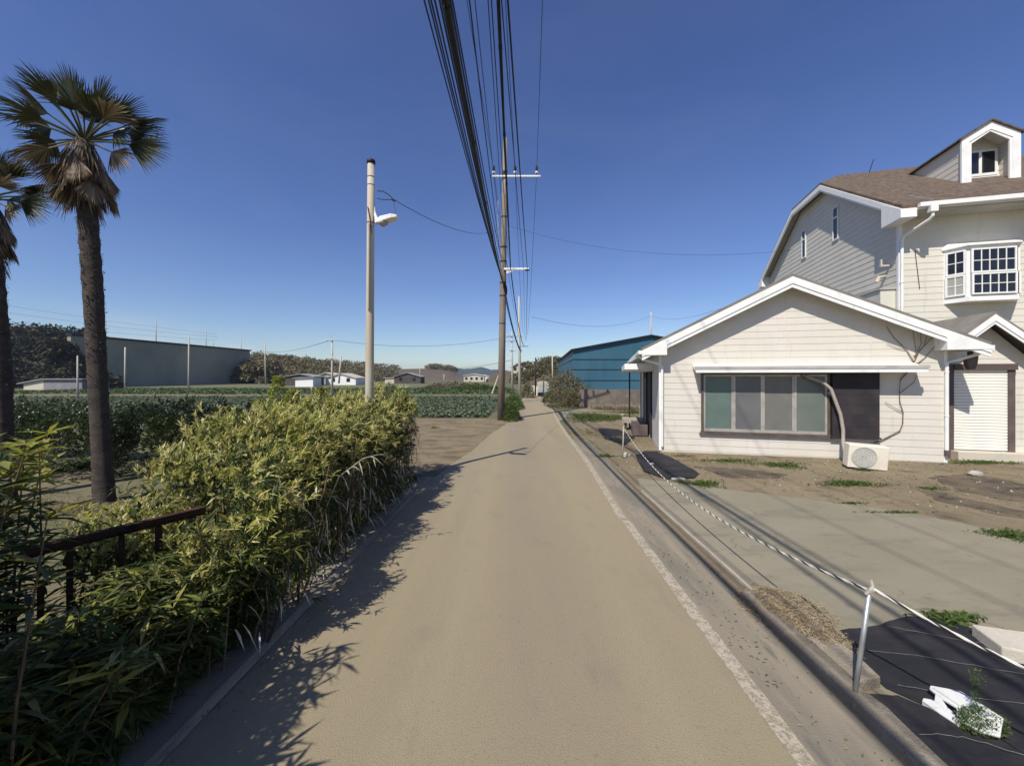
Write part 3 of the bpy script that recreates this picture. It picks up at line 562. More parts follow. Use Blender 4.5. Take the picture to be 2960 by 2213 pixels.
MB().box(7.4, 9.5, VP - .35, VP - .016, -.05, .22).build('step', PALEC, ext, bevel=.01)
lm = MB(); lm.prism([(7.20, -.05, 2.70), (7.43, -.05, 2.70), (7.41, -.05, 2.5), (7.36, -.05, 2.36), (7.26, -.05, 2.36), (7.21, -.05, 2.5)], (0, .14, 0)); lm.box(7.29, 7.33, -.05, .1, 2.70, 2.82)
lm.build('wall_lamp', BROWN, hs, bevel=.015)
# ================================================================ poles and cables
def one(name, mb, mat, label, cat, group=None, **k): return tag(mb.build(name, mat, **k), label, cat, group)
# big concrete pole beside the lane
PY = 21.9; pb = at(1082, 909, PY); pt = at(1091.5, 300, PY)
up = thing('utility_pole', 'tall brown concrete utility pole on the left verge carrying all the cables', 'utility pole', pb)
pm = MB(); pm.tube([(0, 0, -.3), tuple((pt - pb) * .33), tuple((pt - pb) * .66), tuple(pt - pb)], [.205, .185, .155, .12], 20); pm.build('pole', POLEC, up, smooth=True)
for py in (700, 640, 612, 566, 535, 470):
    q = (at(1082 + (909 - py) / 609 * 9.5, py, PY) - pb); MB().tube([q, q + Vector((0, 0, .05))], .19 if py > 500 else .165, 20).build('band', BLACKM, up)
def rel(px, py, Y=PY, base=None): return at(px, py, Y) - (base or pb)
a, b = rel(1064, 384), rel(1167, 384)
MB().box(a.x, b.x, -.20, -.12, a.z - .045, a.z + .045).build('crossarm', WHITE, up, bevel=.008)
for px in (1067, 1112.7, 1159):
    q = rel(px, 379); iz = MB(); iz.tube([(q.x, -.16, a.z + .045), (q.x, -.16, a.z + .16)], .03, 8); ins = iz.build('insulator', BLACKM, up)
    MB().tube([(q.x, -.16, a.z + z) for z in (.16, .18, .26, .28)], [.05, .085, .085, .05], 10).build('insulator_shed', CER, ins)
    MB().tube([(q.x, -.16, a.z + z) for z in (.28, .36, .55, .6)], [.05, .075, .06, .02], 10).build('insulator_cap', BLACKM, ins)
a, b = rel(1088, 583), rel(1142, 583)
MB().box(a.x, b.x, -.24, -.14, a.z - .06, a.z + .06).build('crossarm', WHITE, up, bevel=.008)
MB().box(b.x - .22, b.x + .03, -.26, -.12, a.z - .085, a.z - .03).build('arm_clamp', BLACKM, up)
MB().prism([(a.x + .16, -.2, a.z - .06), (a.x + .62, -.2, a.z - .06), (a.x + .62, -.2, a.z - .1), (a.x + .16, -.2, a.z - .26)], (0, .04, 0)).build('brace_plate', WHITE, up)
j = MB(); q = rel(1090, 624); j.tube([q + Vector((.0, -.2, .25)), q + Vector((.02, -.24, .1)), q + Vector((.06, -.24, -.15)), q + Vector((.10, -.22, -.4))], [.05, .11, .1, .04], 10); j.build('cable_joint', CABLE, up)
c = rel(1076, 535); MB().tube([(c.x, -.1, c.z + 2.6), (c.x, -.1, c.z + .5), (c.x - .06, -.1, c.z)], .02, 6).build('side_conduit', GALV, up)
for dz in (1.9, 2.0, 2.12): MB().box(pt.x - pb.x - .14, pt.x - pb.x + .14, -.17, -.13, pt.z - pb.z - dz, pt.z - pb.z - dz + .03).build('step_bolt', BLACKM, up)

P2Y = 38.0; p2b = at(1123, 868, P2Y); p2t = at(1121, 640, P2Y)
def plain_pole(label, b, t, r0, r1, mat, group='poles along the lane', arms=(), cat='utility pole'):
    o = thing('utility_pole', label, cat, b, 0, group); d = t - b
    m = MB(); m.tube([(0, 0, -.2), tuple(d * .5), tuple(d)], [r0, (r0 + r1) / 2, r1], 12); m.build('pole', mat, o, smooth=True)
    for f, wd in arms:
        q = d * f; MB().box(q.x - wd, q.x + wd, q.y - .22, q.y - .12, q.z - .05, q.z + .05).build('crossarm', GALV, o)
        for s in (-1, -.45, .45, 1): 
            MB().tube([(q.x + s * (wd - .06), q.y - .17, q.z + .05), (q.x + s * (wd - .06), q.y - .17, q.z + .3)], [.05, .04], 8).build('insulator', CER, o)
    return o
pp2 = plain_pole('pale concrete utility pole on the left edge of the lane, second along', p2b, p2t, .17, .07, POLEP)
q = at(1130, 748, P2Y) - p2b; MB().box(-.1, q.x + .5, -.16, -.08, q.z - .05, q.z + .05).build('crossarm', GALV, pp2)
plain_pole('pale pole with crowded crossarms standing out in the green crop by the lane', at(1107, 850, 56), at(1105.5, 717, 56), .16, .09, POLEP, arms=((.93, 1.6), (.85, 1.3), (.70, .5)))
st = MB(); st.tube([at(1063, 850, 50), at(1081, 800, 50)], .1, 10); one('stay_pole', st, POLEP, 'short pale stay pole leaning right, in the crop behind the brown utility pole', 'pole')
plain_pole('slim dark pole at the roadside just left of the parked truck', at(1156.6, 851, 47), at(1157, 772, 47), .09, .07, BLACKM)
plain_pole('thin grey pole standing in the bushes between the truck and the blue shed', at(1194, 824, 72), at(1193, 762, 72), .17, .1, POLEP)
plain_pole('thin grey pole rising behind the peak of the blue shed', at(1405.5, 760, 95), at(1406.5, 674, 95), .22, .14, POLEP)
FG = 'poles out on the fields'
plain_pole('grey field pole with short crossarms left of the street lamp pole', at(717.5, 852, 52.5), at(717.5, 732, 52.5), .16, .1, POLEP, FG, arms=((.97, .7), (.645, .5)))
plain_pole('leaning field pole beside the small white roofed houses', at(732, 826, 88), at(737, 768, 88), .2, .14, POLEP, FG)
plain_pole('thin field pole right of the grey wall, in front of the wooded slope', at(574, 831, 112), at(572, 739, 112), .2, .12, POLEP, FG)
plain_pole('thin field pole in front of the right part of the grey wall', at(407.5, 850, 56), at(408, 727, 56), .12, .08, POLEP, FG)
plain_pole('thin field pole in front of the left part of the grey wall', at(270, 848, 60), at(270.5, 750, 60), .12, .1, POLEP, FG)
plain_pole('thin field pole between the white shed and the palm trunk', at(168, 866, 40), at(167.5, 768, 40), .09, .06, POLEP, FG)
plain_pole('short brown post on the field path in front of the grey wall', at(333.5, 867, 41), at(334, 846, 41), .09, .09, STEM, FG, cat='post')
HG = 'thin poles along the hill crest'
for px, py0, py1, Y, lb in ((337, 760, 687, 150, 'tallest pole on the hill crest, above the middle of the grey wall'), (445, 775, 706, 172, 'crest pole above the right half of the grey wall'), (521, 785, 727, 190, 'crest pole above the right end of the grey wall'), (228.5, 745, 702, 140, 'crest pole just right of the palm trunk'), (106, 735, 694, 130, 'crest pole above the dark trees left of the palm trunk'), (461, 770, 735, 178, 'shortest crest pole, between two taller ones above the grey wall'), (907, 822, 790, 180, 'pole on the bare brown slope behind the low houses'), (959, 826, 808, 165, 'short pole at the right foot of the bare brown slope')):
    plain_pole(lb, at(px, py0, Y), at(px, py1, Y), .2, .12, POLEP, HG)

# street lamp pole rising out of the hedge
LB = Vector((-2.78, 7.55, 0)); lt_ = at(801.5, 352, 7.55) - LB; lt_.x = at(801.5, 352, 7.55).x - LB.x
lp = thing('street_lamp', 'slim beige street lamp pole rising out of the hedge with a small white lamp', 'street lamp', LB)
m = MB(); m.tube([(0, 0, -.1), (lt_ * .35), (lt_ * .7), tuple(lt_)], [.084, .079, .071, .065], 20); m.build('pole', POLEB, lp, smooth=True)
MB().tube([lt_ + Vector((0, 0, z)) for z in (-.02, .01, .05, .075)], [.076, .083, .076, .03], 20).build('cap', BLACKM, lp, smooth=True)
for f in (.955, .93, .815): MB().tube([lt_ * f, lt_ * f + Vector((0, 0, .012))],   .069 if f > .9 else .074, 18).build('band', RUST, lp)
m = MB(); m.tube([lt_ * .55 + Vector((.0, -.095, 0)), lt_ * .81 + Vector((0, -.09, 0))], .022, 8); m.build('cable_duct', POLEB, lp)
L0 = at(811, 478, 7.5) - LB; L1 = at(859, 470, 7.3) - LB
hd_ = MB(); mid = L0.lerp(L1, .5)
def ring(c, hw, h0, h1, d):  return [(c.x - 0, c.y - hw, c.z + h1), (c.x, c.y + hw, c.z + h1), (c.x, c.y + hw * .9, c.z - h0), (c.x, c.y - hw * .9, c.z - h0)]
rs = [ring(L0, .05, .05, .02, 0), ring(L0.lerp(L1, .3), .10, .05, .045, 0), ring(L0.lerp(L1, .75), .12, .03, .045, 0), ring(L1, .07, .015, .03, 0)]
hd_.add(sum(rs, []), [(4*i+k, 4*i+(k+1)%4, 4*i+4+(k+1)%4, 4*i+4+k) for i in range(3) for k in range(4)] + [(3, 2, 1, 0), (12, 13, 14, 15)])
lamp = hd_.build('lamp_head', CER, lp, bevel=.008)
MB().tube([L0.lerp(L1, .35) + Vector((0, 0, z)) for z in (-.045, -.08, -.12)], [.1, .085, .03], 12).build('lamp_bowl', SOFFIT, lamp, smooth=True)
MB().tube([lt_ * .865 + Vector((.07, 0, 0)), lt_ * .845 + Vector((.085, 0, 0)), L0 + Vector((.02, 0, .03))], [.012, .02, .04], 8).build('lamp_arm', CER, lp)
ck_ = at(850, 431, 7.4) - LB; aa = at(815, 413, 7.5) - LB
MB().tube([aa, aa + Vector((.1, 0, 0)), ck_ + Vector((-.1, 0, .1)), ck_], .009, 6).tube([aa + Vector((0, 0, -.14)), aa + Vector((.12, 0, -.165)), ck_ + Vector((-.06, 0, .0)), ck_], .008, 6).tube([ck_ + Vector((-.03, 0, 0)), ck_ + Vector((.03, 0, -.02))], .022, 8).tube([ck_, L1 + Vector((-.03, 0, .03))], .004, 5).build('feed_wire', CABLE, lp)
MB().tube([lt_ * .86 + Vector((-.03, -.08, 0)), lt_ * .84 + Vector((.0, -.085, -.02)), lt_ * .78 + Vector((.05, -.07, 0)), L0 + Vector((-.02, -.02, .1))], .008, 6).build('old_wire', RUST, lp)

CG = 'cables over the lane'
def cable(label, ppx, ppy, topx, r, far=None, sag=.55, strands=0, group=CG, mat=CABLE, yend=-14.0, seed=0):
    P = at(ppx, ppy, PY); P.y -= .17
    z = lambda y: P.z - 4 * sag * ((PY - y) / (PY - yend)) * (1 - (PY - y) / (PY - yend))
    y1 = 6.0
    for _ in range(60): y1 = (z(y1) - H) / (812 / F)
    x1 = (topx - CX) / F * y1; kx = (P.x - x1) / (P.y - y1)
    pts = [Vector((P.x + kx * (y - P.y), y, z(y))) for y in np.linspace(yend, P.y, 26)]
    if far is not None:
        s2 = .9
        for t in np.linspace(0, 1, 14)[1:]:
            q = P.lerp(far, t); q.z -= 4 * s2 * t * (1 - t) * .8; pts.append(q)
    mb = MB()
    if strands:
        rnd = random.Random(seed)
        fine = []
        for a, b in zip(pts, pts[1:]):
            for k in range(3): fine.append(a.lerp(b, k / 3))
        fine.append(pts[-1])
        for s in range(strands):
            ph = s * 2 * math.pi / strands; mb.tube([p + Vector((math.cos(ph + i * .22) * r * .55, 0, math.sin(ph + i * .22) * r * .55)) for i, p in enumerate(fine)], r * .55, 6)
        for i in range(8, len(fine) - 2, 5): mb.tube([fine[i] + Vector((0, -.05, 0)), fine[i] + Vector((0, .05, 0))], r * 1.25, 8)
    else: mb.tube(pts, r, 6)
    return tag(mb.build('overhead_cable', mat), label, 'cable', group)
zx = lambda v: (1000 + v * .4232) / 1.338
F2 = at(1126, 760, P2Y); F3 = at(1131, 746, P2Y); F4 = at(1134, 735, P2Y)
for k, (tx, px, py) in enumerate(((533, 1079, 585), (563, 1080, 592), (580, 1083, 600), (605, 1085, 606), (638, 1087, 612), (727, 1091, 590))):
    cable(['thin cable, outermost left of all the cables overhead', 'second thin cable from the left overhead', 'third thin cable from the left overhead', 'fourth thin cable from the left overhead', 'thin cable hugging the left side of the thick slanting bundle', 'thin cable just right of the thick slanting bundle'][k], px, py, zx(tx), .0115, F2 + Vector((0, 0, -.05 * k)) if k < 3 else None, sag=.95 + .05 * k)
cable('thin cable touching the left edge of the thickest bundle', 1088, 616, zx(655), .013, None, sag=1.1)
cable('thin cable touching the right edge of the thickest bundle', 1090, 612, zx(712), .013, None, sag=1.1)
cable('thickest black cable bundle, slanting down to the lower joint on the brown pole', 1089, 620, zx(682), .031, F2 + Vector((.05, 0, .1)), sag=1.15, strands=4, seed=1)
cable('second thick cable bundle, running almost straight down over the brown pole', 1103, 583, zx(1040), .028, F3, sag=.5, strands=4, seed=2)
cable('cable to the left insulator of the upper crossarm', 1066.8, 372, zx(826), .011, F3 + Vector((-.3, 0, .3)))
cable('left cable of the close pair beside the left insulator line', 1080, 545, zx(843), .014, None)
cable('right cable of the close pair beside the left insulator line', 1084, 530, zx(880), .009, None)
cable('thin cable just left of the second thick bundle', 1092, 560, zx(970), .009, None)
cable('cable touching the left side of the second thick bundle', 1098, 556, zx(993), .011, None)
cable('cable to the middle insulator of the upper crossarm', 1112.7, 372, zx(1089), .011, F4 + Vector((-.2, 0, .5)))
cable('thicker cable to the end of the lower crossarm', 1139, 584, zx(1105), .017, F4 + Vector((.1, 0, .0)))
cable('thin cable to the clamp inside the end of the lower crossarm', 1131, 584, zx(1062), .010, F4)
cable('lone cable, rightmost of all overhead, to the right insulator', 1159, 372, zx(1342), .011, F4 + Vector((.25, 0, .6)), sag=.3)
def span(label, A, B, sag, r, group='service wires', n=24):
    mb = MB(); mb.tube([A.lerp(B, t) - Vector((0, 0, 4 * sag * t * (1 - t))) for t in np.linspace(0, 1, n)], r, 5)
    return tag(mb.build('service_wire', CABLE), label, 'wire', group)
span('wire sagging from the street lamp pole to the brown utility pole', LB + ck_, at(1088, 487, PY), .55, .007)
span('wire from the brown utility pole across to the tall house', at(1096, 487, PY), A0 + TV * 7.0 + NV * 9 + Vector((0, 0, 8.2)), .8, .0055)
span('pair of wires from the field pole to the crowded pole by the lane', at(718, 734, 52.5), at(1104, 727, 56), 1.1, .02)
span('wire from the field pole away to the left over the wooded slope', at(717, 734, 52.5), at(565, 756, 150), 1.2, .03)
span('lower wire passing behind the brown utility pole to the crowded pole', at(940, 792, 120), at(1104, 778, 56), .8, .03)
span('wire passing behind the low house roof to the pole behind the blue shed', at(1148, 684, 60), at(1406, 682, 95), 2.0, .022)
span('wire from the pole behind the blue shed up to the tall house', at(1406, 682, 95), at(1590, 655, 40), 1.2, .016)
for k, (y0, y1) in enumerate(((650, 722), (688, 735), (667, 728))):
    span(['highest wire over the hill at the far left', 'lowest wire over the hill at the far left', 'middle wire over the hill at the far left'][k], at(-40, y0, 150), at(470, y1, 180), .8, .035)

# ================================================================ the palms
def fan_frond(name, mat, parent, base, d, pet, rad, nb, spreadang, droop, flat=None, wd=.022):
    d = d.normalized(); hub = base + d * pet + Vector((0, 0, -pet * pet * .12 * max(0, 1 - abs(d.z))))
    s = d.cross(Vector((0, 0, 1)));
    if s.length < .05: s = Vector((1, 0, 0))
    s.normalize()
    if flat is not None: s = (Matrix.Rotation(flat, 3, d) @ s)
    B = []; DD = []; LN = []; UP = []
    nor = s.cross(d).normalized()
    for i in range(nb):
        a = (i / (nb - 1) - .5) * spreadang
        v = d * math.cos(a) + s * math.sin(a) + nor * (-.12 + random.uniform(-.05, .05)) * abs(math.sin(a))
        B.append(hub); DD.append(v); LN.append(rad * (1 - .28 * abs(a) / (spreadang / 2)) * random.uniform(.9, 1.05)); UP.append(nor)
    B = np.array(B) ; DD = np.array(DD); LN = np.array(LN); n = len(B)
    o = palm_blades(name, B, unit(DD), LN, np.full(n, wd), np.array(UP), droop, mat, parent)
    return o, hub
def palm_blades(name, base, d, ln, wd, up, droop, mat, parent):
    n = len(base); side = unit(np.cross(d, up)); nor = unit(np.cross(side, d)); z = np.array([[0, 0, -1.]])
    ln = ln[:, None]; wd = wd[:, None]; dr = droop * RNG.uniform(.4, 1.6, (n, 1))
    c = [base + d * ln * t + z * ln * dr * t ** 3 for t in (0, .3, .6, .85, 1)]
    ws = [.25, 1.0, .85, .36, 0]
    V = [];
    for k in range(4): V += [c[k] + side * wd * ws[k] + nor * wd * .5, c[k], c[k] - side * wd * ws[k] + nor * wd * .5]
    V = np.stack(V + [c[4]], 1).reshape(-1, 3)
    T = []
    for k in range(3): T += [(3*k, 3*k+3, 3*k+4), (3*k, 3*k+4, 3*k+1), (3*k+1, 3*k+4, 3*k+5), (3*k+1, 3*k+5, 3*k+2)]
    T += [(9, 12, 10), (10, 12, 11)]
    me = bpy.data.meshes.new(name); Fc = [(a + i * 13, b + i * 13, c_ + i * 13) for i in range(n) for a, b, c_ in T]
    me.from_pydata(V.tolist(), [], Fc); me.materials.append(mat); me.update()
    o = bpy.data.objects.new(name, me); col.objects.link(o); o.parent = parent; return o
def palm(label, base, pts, crown_h, seed, fr_list, skirt, scale=1.0):
    rnd = random.Random(seed)
    t = thing('palm_tree', label, 'palm tree', base, 0, 'palms behind the hedge')
    P = []; rr = []; n = 46
    for i in range(n):
        f = i / (n - 1) * (len(pts) - 1); k = min(int(f), len(pts) - 2); a, b = pts[k], pts[k + 1]; u = f - k
        P.append(Vector([a[j] + (b[j] - a[j]) * u for j in range(3)])); r = a[3] + (b[3] - a[3]) * u
        rr.append(r * (1 + rnd.uniform(-.03, .03)) * (1.0 + (.06 if i % 2 else -.02) * (1 if i > 14 else .3)))
    m = MB(); m.tube(P, rr, 18); tr = m.build('trunk', BARK, t, smooth=True)
    # ragged old leaf bases on the upper trunk
    N = 900; B = []; Dv = []
    for i in range(N):
        f = rnd.uniform(.32, 1) ** .8; i0 = min(int(f * (n - 1)), n - 2); c = P[i0].lerp(P[i0 + 1], f * (n - 1) - i0); ph = rnd.uniform(0, 6.28); r = rr[i0] * .98
        B.append(c + Vector((math.cos(ph) * r, math.sin(ph) * r, 0))); Dv.append((math.cos(ph) * .8, math.sin(ph) * .8, rnd.uniform(-.9, .5)))
    leaf_mesh('leaf_base', np.array(B), np.array(Dv), RNG.uniform(.015, .04, N), RNG.uniform(.010, .018, N), M('old_leaf_base' , [(.06, .048, .04), ((.10, .08, .065), 9, .45, .65)], rough=.95), tr, droop=-.2)
    top = P[-1]
    for az, el, pet, rad, dr, fl, dead in fr_list:
        a, e = R(az), R(el); d = Vector((math.cos(a) * math.cos(e), math.sin(a) * math.cos(e), math.sin(e)))
        o, hub = fan_frond('frond', PALMD if dead else PALMG, t, top + Vector((0, 0, rnd.uniform(-.05, .2))), d, pet * scale * 1.12, rad * scale * .98, 30, R(rnd.uniform(80, 135)), dr, R(fl), wd=.0145 * scale)
        pm_ = MB(); c0 = top + Vector((0, 0, 0)); pm_.tube([c0, c0.lerp(hub, .5) + Vector((0, 0, .02)), hub], [.022, .016, .012], 6); pm_.build('petiole', PALMD if dead else PALMG, o)
    # skirt of dead fronds
    N = skirt; ph = RNG.uniform(0, 6.28, N); tt = RNG.uniform(0, 1, N)
    zz = top.z - .05 - tt * .95; rad0 = .14 + .07 * np.sin(np.clip(tt * 1.3, 0, 1) * 3.1)
    B = np.stack([top.x - .02 + np.cos(ph) * rad0, top.y + np.sin(ph) * rad0, zz], 1)
    Dv = np.stack([np.cos(ph) * RNG.uniform(.1, .55, N), np.sin(ph) * RNG.uniform(.1, .55, N), -np.ones(N)], 1)
    palm_blades('dead_skirt', B, unit(Dv), RNG.uniform(.2, .5, N), RNG.uniform(.006, .016, N), np.stack([np.cos(ph), np.sin(ph), np.zeros(N)], 1), .1, PALMD, t)
    for k in range(10):
        a = k * .628 + .2; d = Vector((math.cos(a) * .42, math.sin(a) * .42, -1))
        fan_frond('dead_frond', PALMD, t, top + Vector((math.cos(a) * .12, math.sin(a) * .12, -.15 - .3 * (k % 2))), d, .3 * scale, .55 * scale, 24, R(75), .05, R(rnd.uniform(-30, 30)), wd=.018)
    return t
p1 = [(0, 0, -.1, .155), (-.06, 0, .9, .128), (-.12, 0, 2.0, .125), (-.20, 0, 3.6, .13), (-.30, 0, 5.0, .128), (-.36, 0, 6.3, .12)]
# azimuth 0 is to the right (+X), 90 away from the camera; el above the horizon
frs = [(170, 68, .5, .82, .04, 0, 0), (140, 80, .45, .85, .04, 40, 0), (30, 74, .5, .80, .05, -10, 0), (250, 76, .45, .75, .05, 20, 0), (185, 52, .6, .80, .06, 10, 0),
       (180, 26, .75, .75, .12, 15, 0), (195, 12, .75, .7, .18, -15, 0), (170, -4, .6, .75, .15, 30, 0), (190, -22, .5, .7, .2, -20, 0), (205, -38, .5, .6, .2, 20, 1),
       (0, 40, .6, .72, .08, 8, 0), (12, 24, .62, .75, .12, 20, 0), (340, 16, .55, .7, .15, -20, 1), (352, 0, .55, .55, .25, 60, 0), (358, -14, .75, .85, .08, 82, 0), (350, -30, .62, .5, .22, 75, 1),
       (110, 62, .5, .8, .06, 0, 0), (200, 40, .55, .75, .1, 25, 0), (330, 36, .5, .7, .12, -15, 0), (175, 12, .6, .7, .15, 60, 0), (8, 8, .62, .7, .15, 70, 0), (240, 15, .45, .6, .2, 20, 0), (300, 12, .45, .55, .25, 0, 0),
       (270, 40, .5, .65, .15, 0, 0), (90, 30, .6, .7, .15, 0, 0), (185, -50, .5, .55, .2, 10, 1)]
palm('taller palm with full ragged crown and shaggy dead skirt, in front of the dark hedge', (-7.12, 6.8, 0), p1, 6.4, 3, frs, 560)
p2 = [(.0, 0, -.1, .17), (-.03, 0, 1, .14), (-.07, 0, 2.4, .14), (-.18, 0, 3.8, .135), (-.34, 0, 5.35, .12)]
palm('second palm cut off by the left edge of the view', (-9.08, 6.95, 0), p2, 5.3, 9, [(az, el, p_, r_, d_, f_, dd) for az, el, p_, r_, d_, f_, dd in frs], 600, .82)

# ================================================================ hedges and plants
def hedge_pts(n, x0, x1, y0, y1, z0, z1, top_bias=.5, seed=0):
    """points in the outer layer of a lumpy hedge volume, with outward directions"""
    rg = np.random.default_rng(seed); out = []; dirs = []
    lump = lambda y, x: .17 * np.sin(y * 2.1 + x) + .13 * np.sin(y * 5.3 + 2 * x + 1) + .06 * np.sin(y * 11 + x * 7)
    k = int(n * top_bias); x = rg.uniform(x0, x1, k); y = rg.uniform(y0, y1, k)
    ed = np.minimum((x - x0), (x1 - x)) / (x1 - x0); z = z1 + lump(y, x) - .30 * (1 - np.clip(ed * 4, 0, 1)) ** 2 - rg.exponential(.10, k)
    out.append(np.stack([x, y, z], 1)); dirs.append(np.stack([(x - (x0 + x1) / 2) * .7, rg.normal(0, .35, k), np.full(k, 1.)], 1))
    m = int((n - k) * .75); y = rg.uniform(y0, y1, m); z = z0 + (z1 - z0) * rg.uniform(0, 1, m) ** .8; x = x1 + lump(y, z) * .8 - rg.exponential(.13, m) - .18 * ((z - z0) / (z1 - z0)) ** 3
    out.append(np.stack([x, y, z], 1)); dirs.append(np.stack([np.full(m, 1.), rg.normal(0, .5, m), rg.uniform(-.35, 1., m)], 1))
    q = n - k - m; x = rg.uniform(x0, x1, q); z = z0 + (z1 - z0) * rg.uniform(0, 1, q); e = rg.random(q) < .5
    y = np.where(e, y1 - rg.exponential(.1, q), y0 + rg.exponential(.1, q))
    out.append(np.stack([x, y, z], 1)); dirs.append(np.stack([rg.normal(0, .5, q), np.where(e, 1., -1.), rg.uniform(-.2, .9, q)], 1))
    return np.concatenate(out), np.concatenate(dirs)
HX0, HX1, HY0, HY1, HZ = -4.4, -2.0, 2.7, 8.3, 1.50
def keep(b, *more):                             # the hedge narrows towards its near end, and is taller at its far end
    b[:, 2] += np.clip((b[:, 1] - 6.0) / 1.5, 0, 1) * .22 * np.clip(b[:, 2], 0, 1) - np.clip((4.2 - b[:, 1]) / 1.2, 0, 1) * .18 * np.clip(b[:, 2], 0, 1)
    m = (b[:, 0] > -.95 * b[:, 1] + .05 + .12 * np.sin(b[:, 1] * 5 + b[:, 2] * 4)) | ((b[:, 2] < .72) & (b[:, 0] > -1.15 * b[:, 1] + .1))
    m &= ~((b[:, 1] < 3.8 + .1 * np.sin(b[:, 2] * 9)) & (b[:, 0] < -2.35) & (b[:, 2] > .55)) & ~((b[:, 1] < 3.2) & (b[:, 2] > 1.15 + .15 * np.sin(b[:, 1] * 17)))
    return [q[m] for q in (b, *more)]
def tufts(base, d, k, ln, wd, spread):           # star of pointed leaves at the end of each shoot
    n = len(base); d = unit(d); B = np.repeat(base, k, 0); D = np.repeat(d, k, 0); N = n * k
    off = RNG.uniform(0, .10, (N, 1)); B = B - D * off
    D = D + RNG.normal(0, spread, (N, 3)); return B, D, ln * RNG.uniform(.4, 1.5, N), wd * RNG.uniform(.6, 1.3, N)
hg = thing('hedge', 'long unkempt bamboo hedge with pale yellow tips along the left side of the lane', 'hedge', (0, 0, 0))
b, d = keep(*hedge_pts(3600, HX0, HX1, HY0, HY1, .10, HZ, .34, 1))
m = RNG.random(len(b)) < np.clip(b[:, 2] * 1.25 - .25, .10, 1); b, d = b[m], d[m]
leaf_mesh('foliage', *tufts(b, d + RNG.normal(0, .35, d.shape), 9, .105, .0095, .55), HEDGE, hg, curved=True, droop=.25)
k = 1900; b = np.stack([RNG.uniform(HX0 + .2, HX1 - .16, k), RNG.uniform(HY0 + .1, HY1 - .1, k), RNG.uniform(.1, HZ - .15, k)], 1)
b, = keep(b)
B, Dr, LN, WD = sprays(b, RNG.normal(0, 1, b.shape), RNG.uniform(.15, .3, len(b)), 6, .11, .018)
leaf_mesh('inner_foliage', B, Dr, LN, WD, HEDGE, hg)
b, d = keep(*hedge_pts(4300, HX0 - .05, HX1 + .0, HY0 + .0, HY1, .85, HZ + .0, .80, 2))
d[:, 2] += .55; d[:, 0] += .35; yl = RNG.random(len(b)) < np.clip((b[:, 2] - .70) * 2.0, .15, .93)  # paler tufts by height: new growth plus the sunlit top band as colour
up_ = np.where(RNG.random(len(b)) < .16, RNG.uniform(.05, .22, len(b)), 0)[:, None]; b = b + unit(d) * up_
leaf_mesh('young_lit_shoots', *tufts(b[yl], d[yl] + RNG.normal(0, .35, d[yl].shape), 11, .085, .0085, .5), YOUNG_LIT, hg, curved=True, droop=.12)
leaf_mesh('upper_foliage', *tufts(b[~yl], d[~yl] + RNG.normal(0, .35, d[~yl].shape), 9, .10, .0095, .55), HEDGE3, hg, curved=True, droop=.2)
rnd = random.Random(5)
for k in range(86):
    y = rnd.uniform(HY0 + .1, HY1 - .1); x = HX1 - rnd.uniform(.0, .30); m = MB()
    p = [Vector((x + rnd.uniform(-.1, .1), y, 0))]
    for i in range(5): p.append(p[-1] + Vector((rnd.uniform(-.05, .09), rnd.uniform(-.09, .09), rnd.uniform(.16, .30))))
    r0_ = rnd.choice((.006, .007, .009, .014)); m.tube(p, [r0_ * (1 - i * .12) for i in range(6)], 5); m.build('stem', STEM if k % 3 else DSTEM, hg)
for x, y, h, r0_ in ((-2.98, 3.86, 1.15, .021), (-2.90, 3.9, 1.25, .011), (-2.62, 3.8, 1.0, .012), (-2.35, 4.3, 1.1, .013), (-2.2, 4.9, 1.0, .016), (-2.12, 5.4, 1.05, .013)):
    m = MB(); m.tube([(x, y, 0), (x + .015, y, h * .4), (x - .01, y + .02, h * .75), (x + .02, y, h)], [r0_, r0_ * .95, r0_ * .9, r0_ * .7], 7); m.build('stem', STEM, hg)
b = np.array([(HX1 + rnd.uniform(-.2, .12), rnd.uniform(HY0, HY1), rnd.uniform(.15, 1.1)) for _ in range(220)])
leaf_mesh('dead_leaves', b, np.stack([RNG.uniform(.1, 1, 220), RNG.normal(0, .6, 220), RNG.uniform(-1.2, .4, 220)], 1), RNG.uniform(.08, .2, 220), RNG.uniform(.004, .009, 220), WHITEL, hg, curved=True, droop=.5)
# grass and low shoots along the foot
def blades(name, n, f, ln, wd, mat, parent=None, lean=.5, dirx=0.0, curved=True):
    P = np.array([f() for _ in range(n)]); d = np.stack([RNG.normal(dirx, lean, n), RNG.normal(0, lean, n), np.ones(n)], 1)
    return leaf_mesh(name, P, d, RNG.uniform(*ln, n), RNG.uniform(*wd, n), mat, parent, droop=.35, curved=curved)
vg = blades('grass_verge', 2600, lambda: (lambda y: (lx(LE, y) - .34 - abs(rnd.gauss(0, .13)), y, .02))(rnd.uniform(1.2, 8.4)), (.10, .34), (.004, .009), WEED, None, .55, .25)
tag(vg, 'fringe of dark grass spilling over the strip at the foot of the hedge', 'grass', kind='stuff')
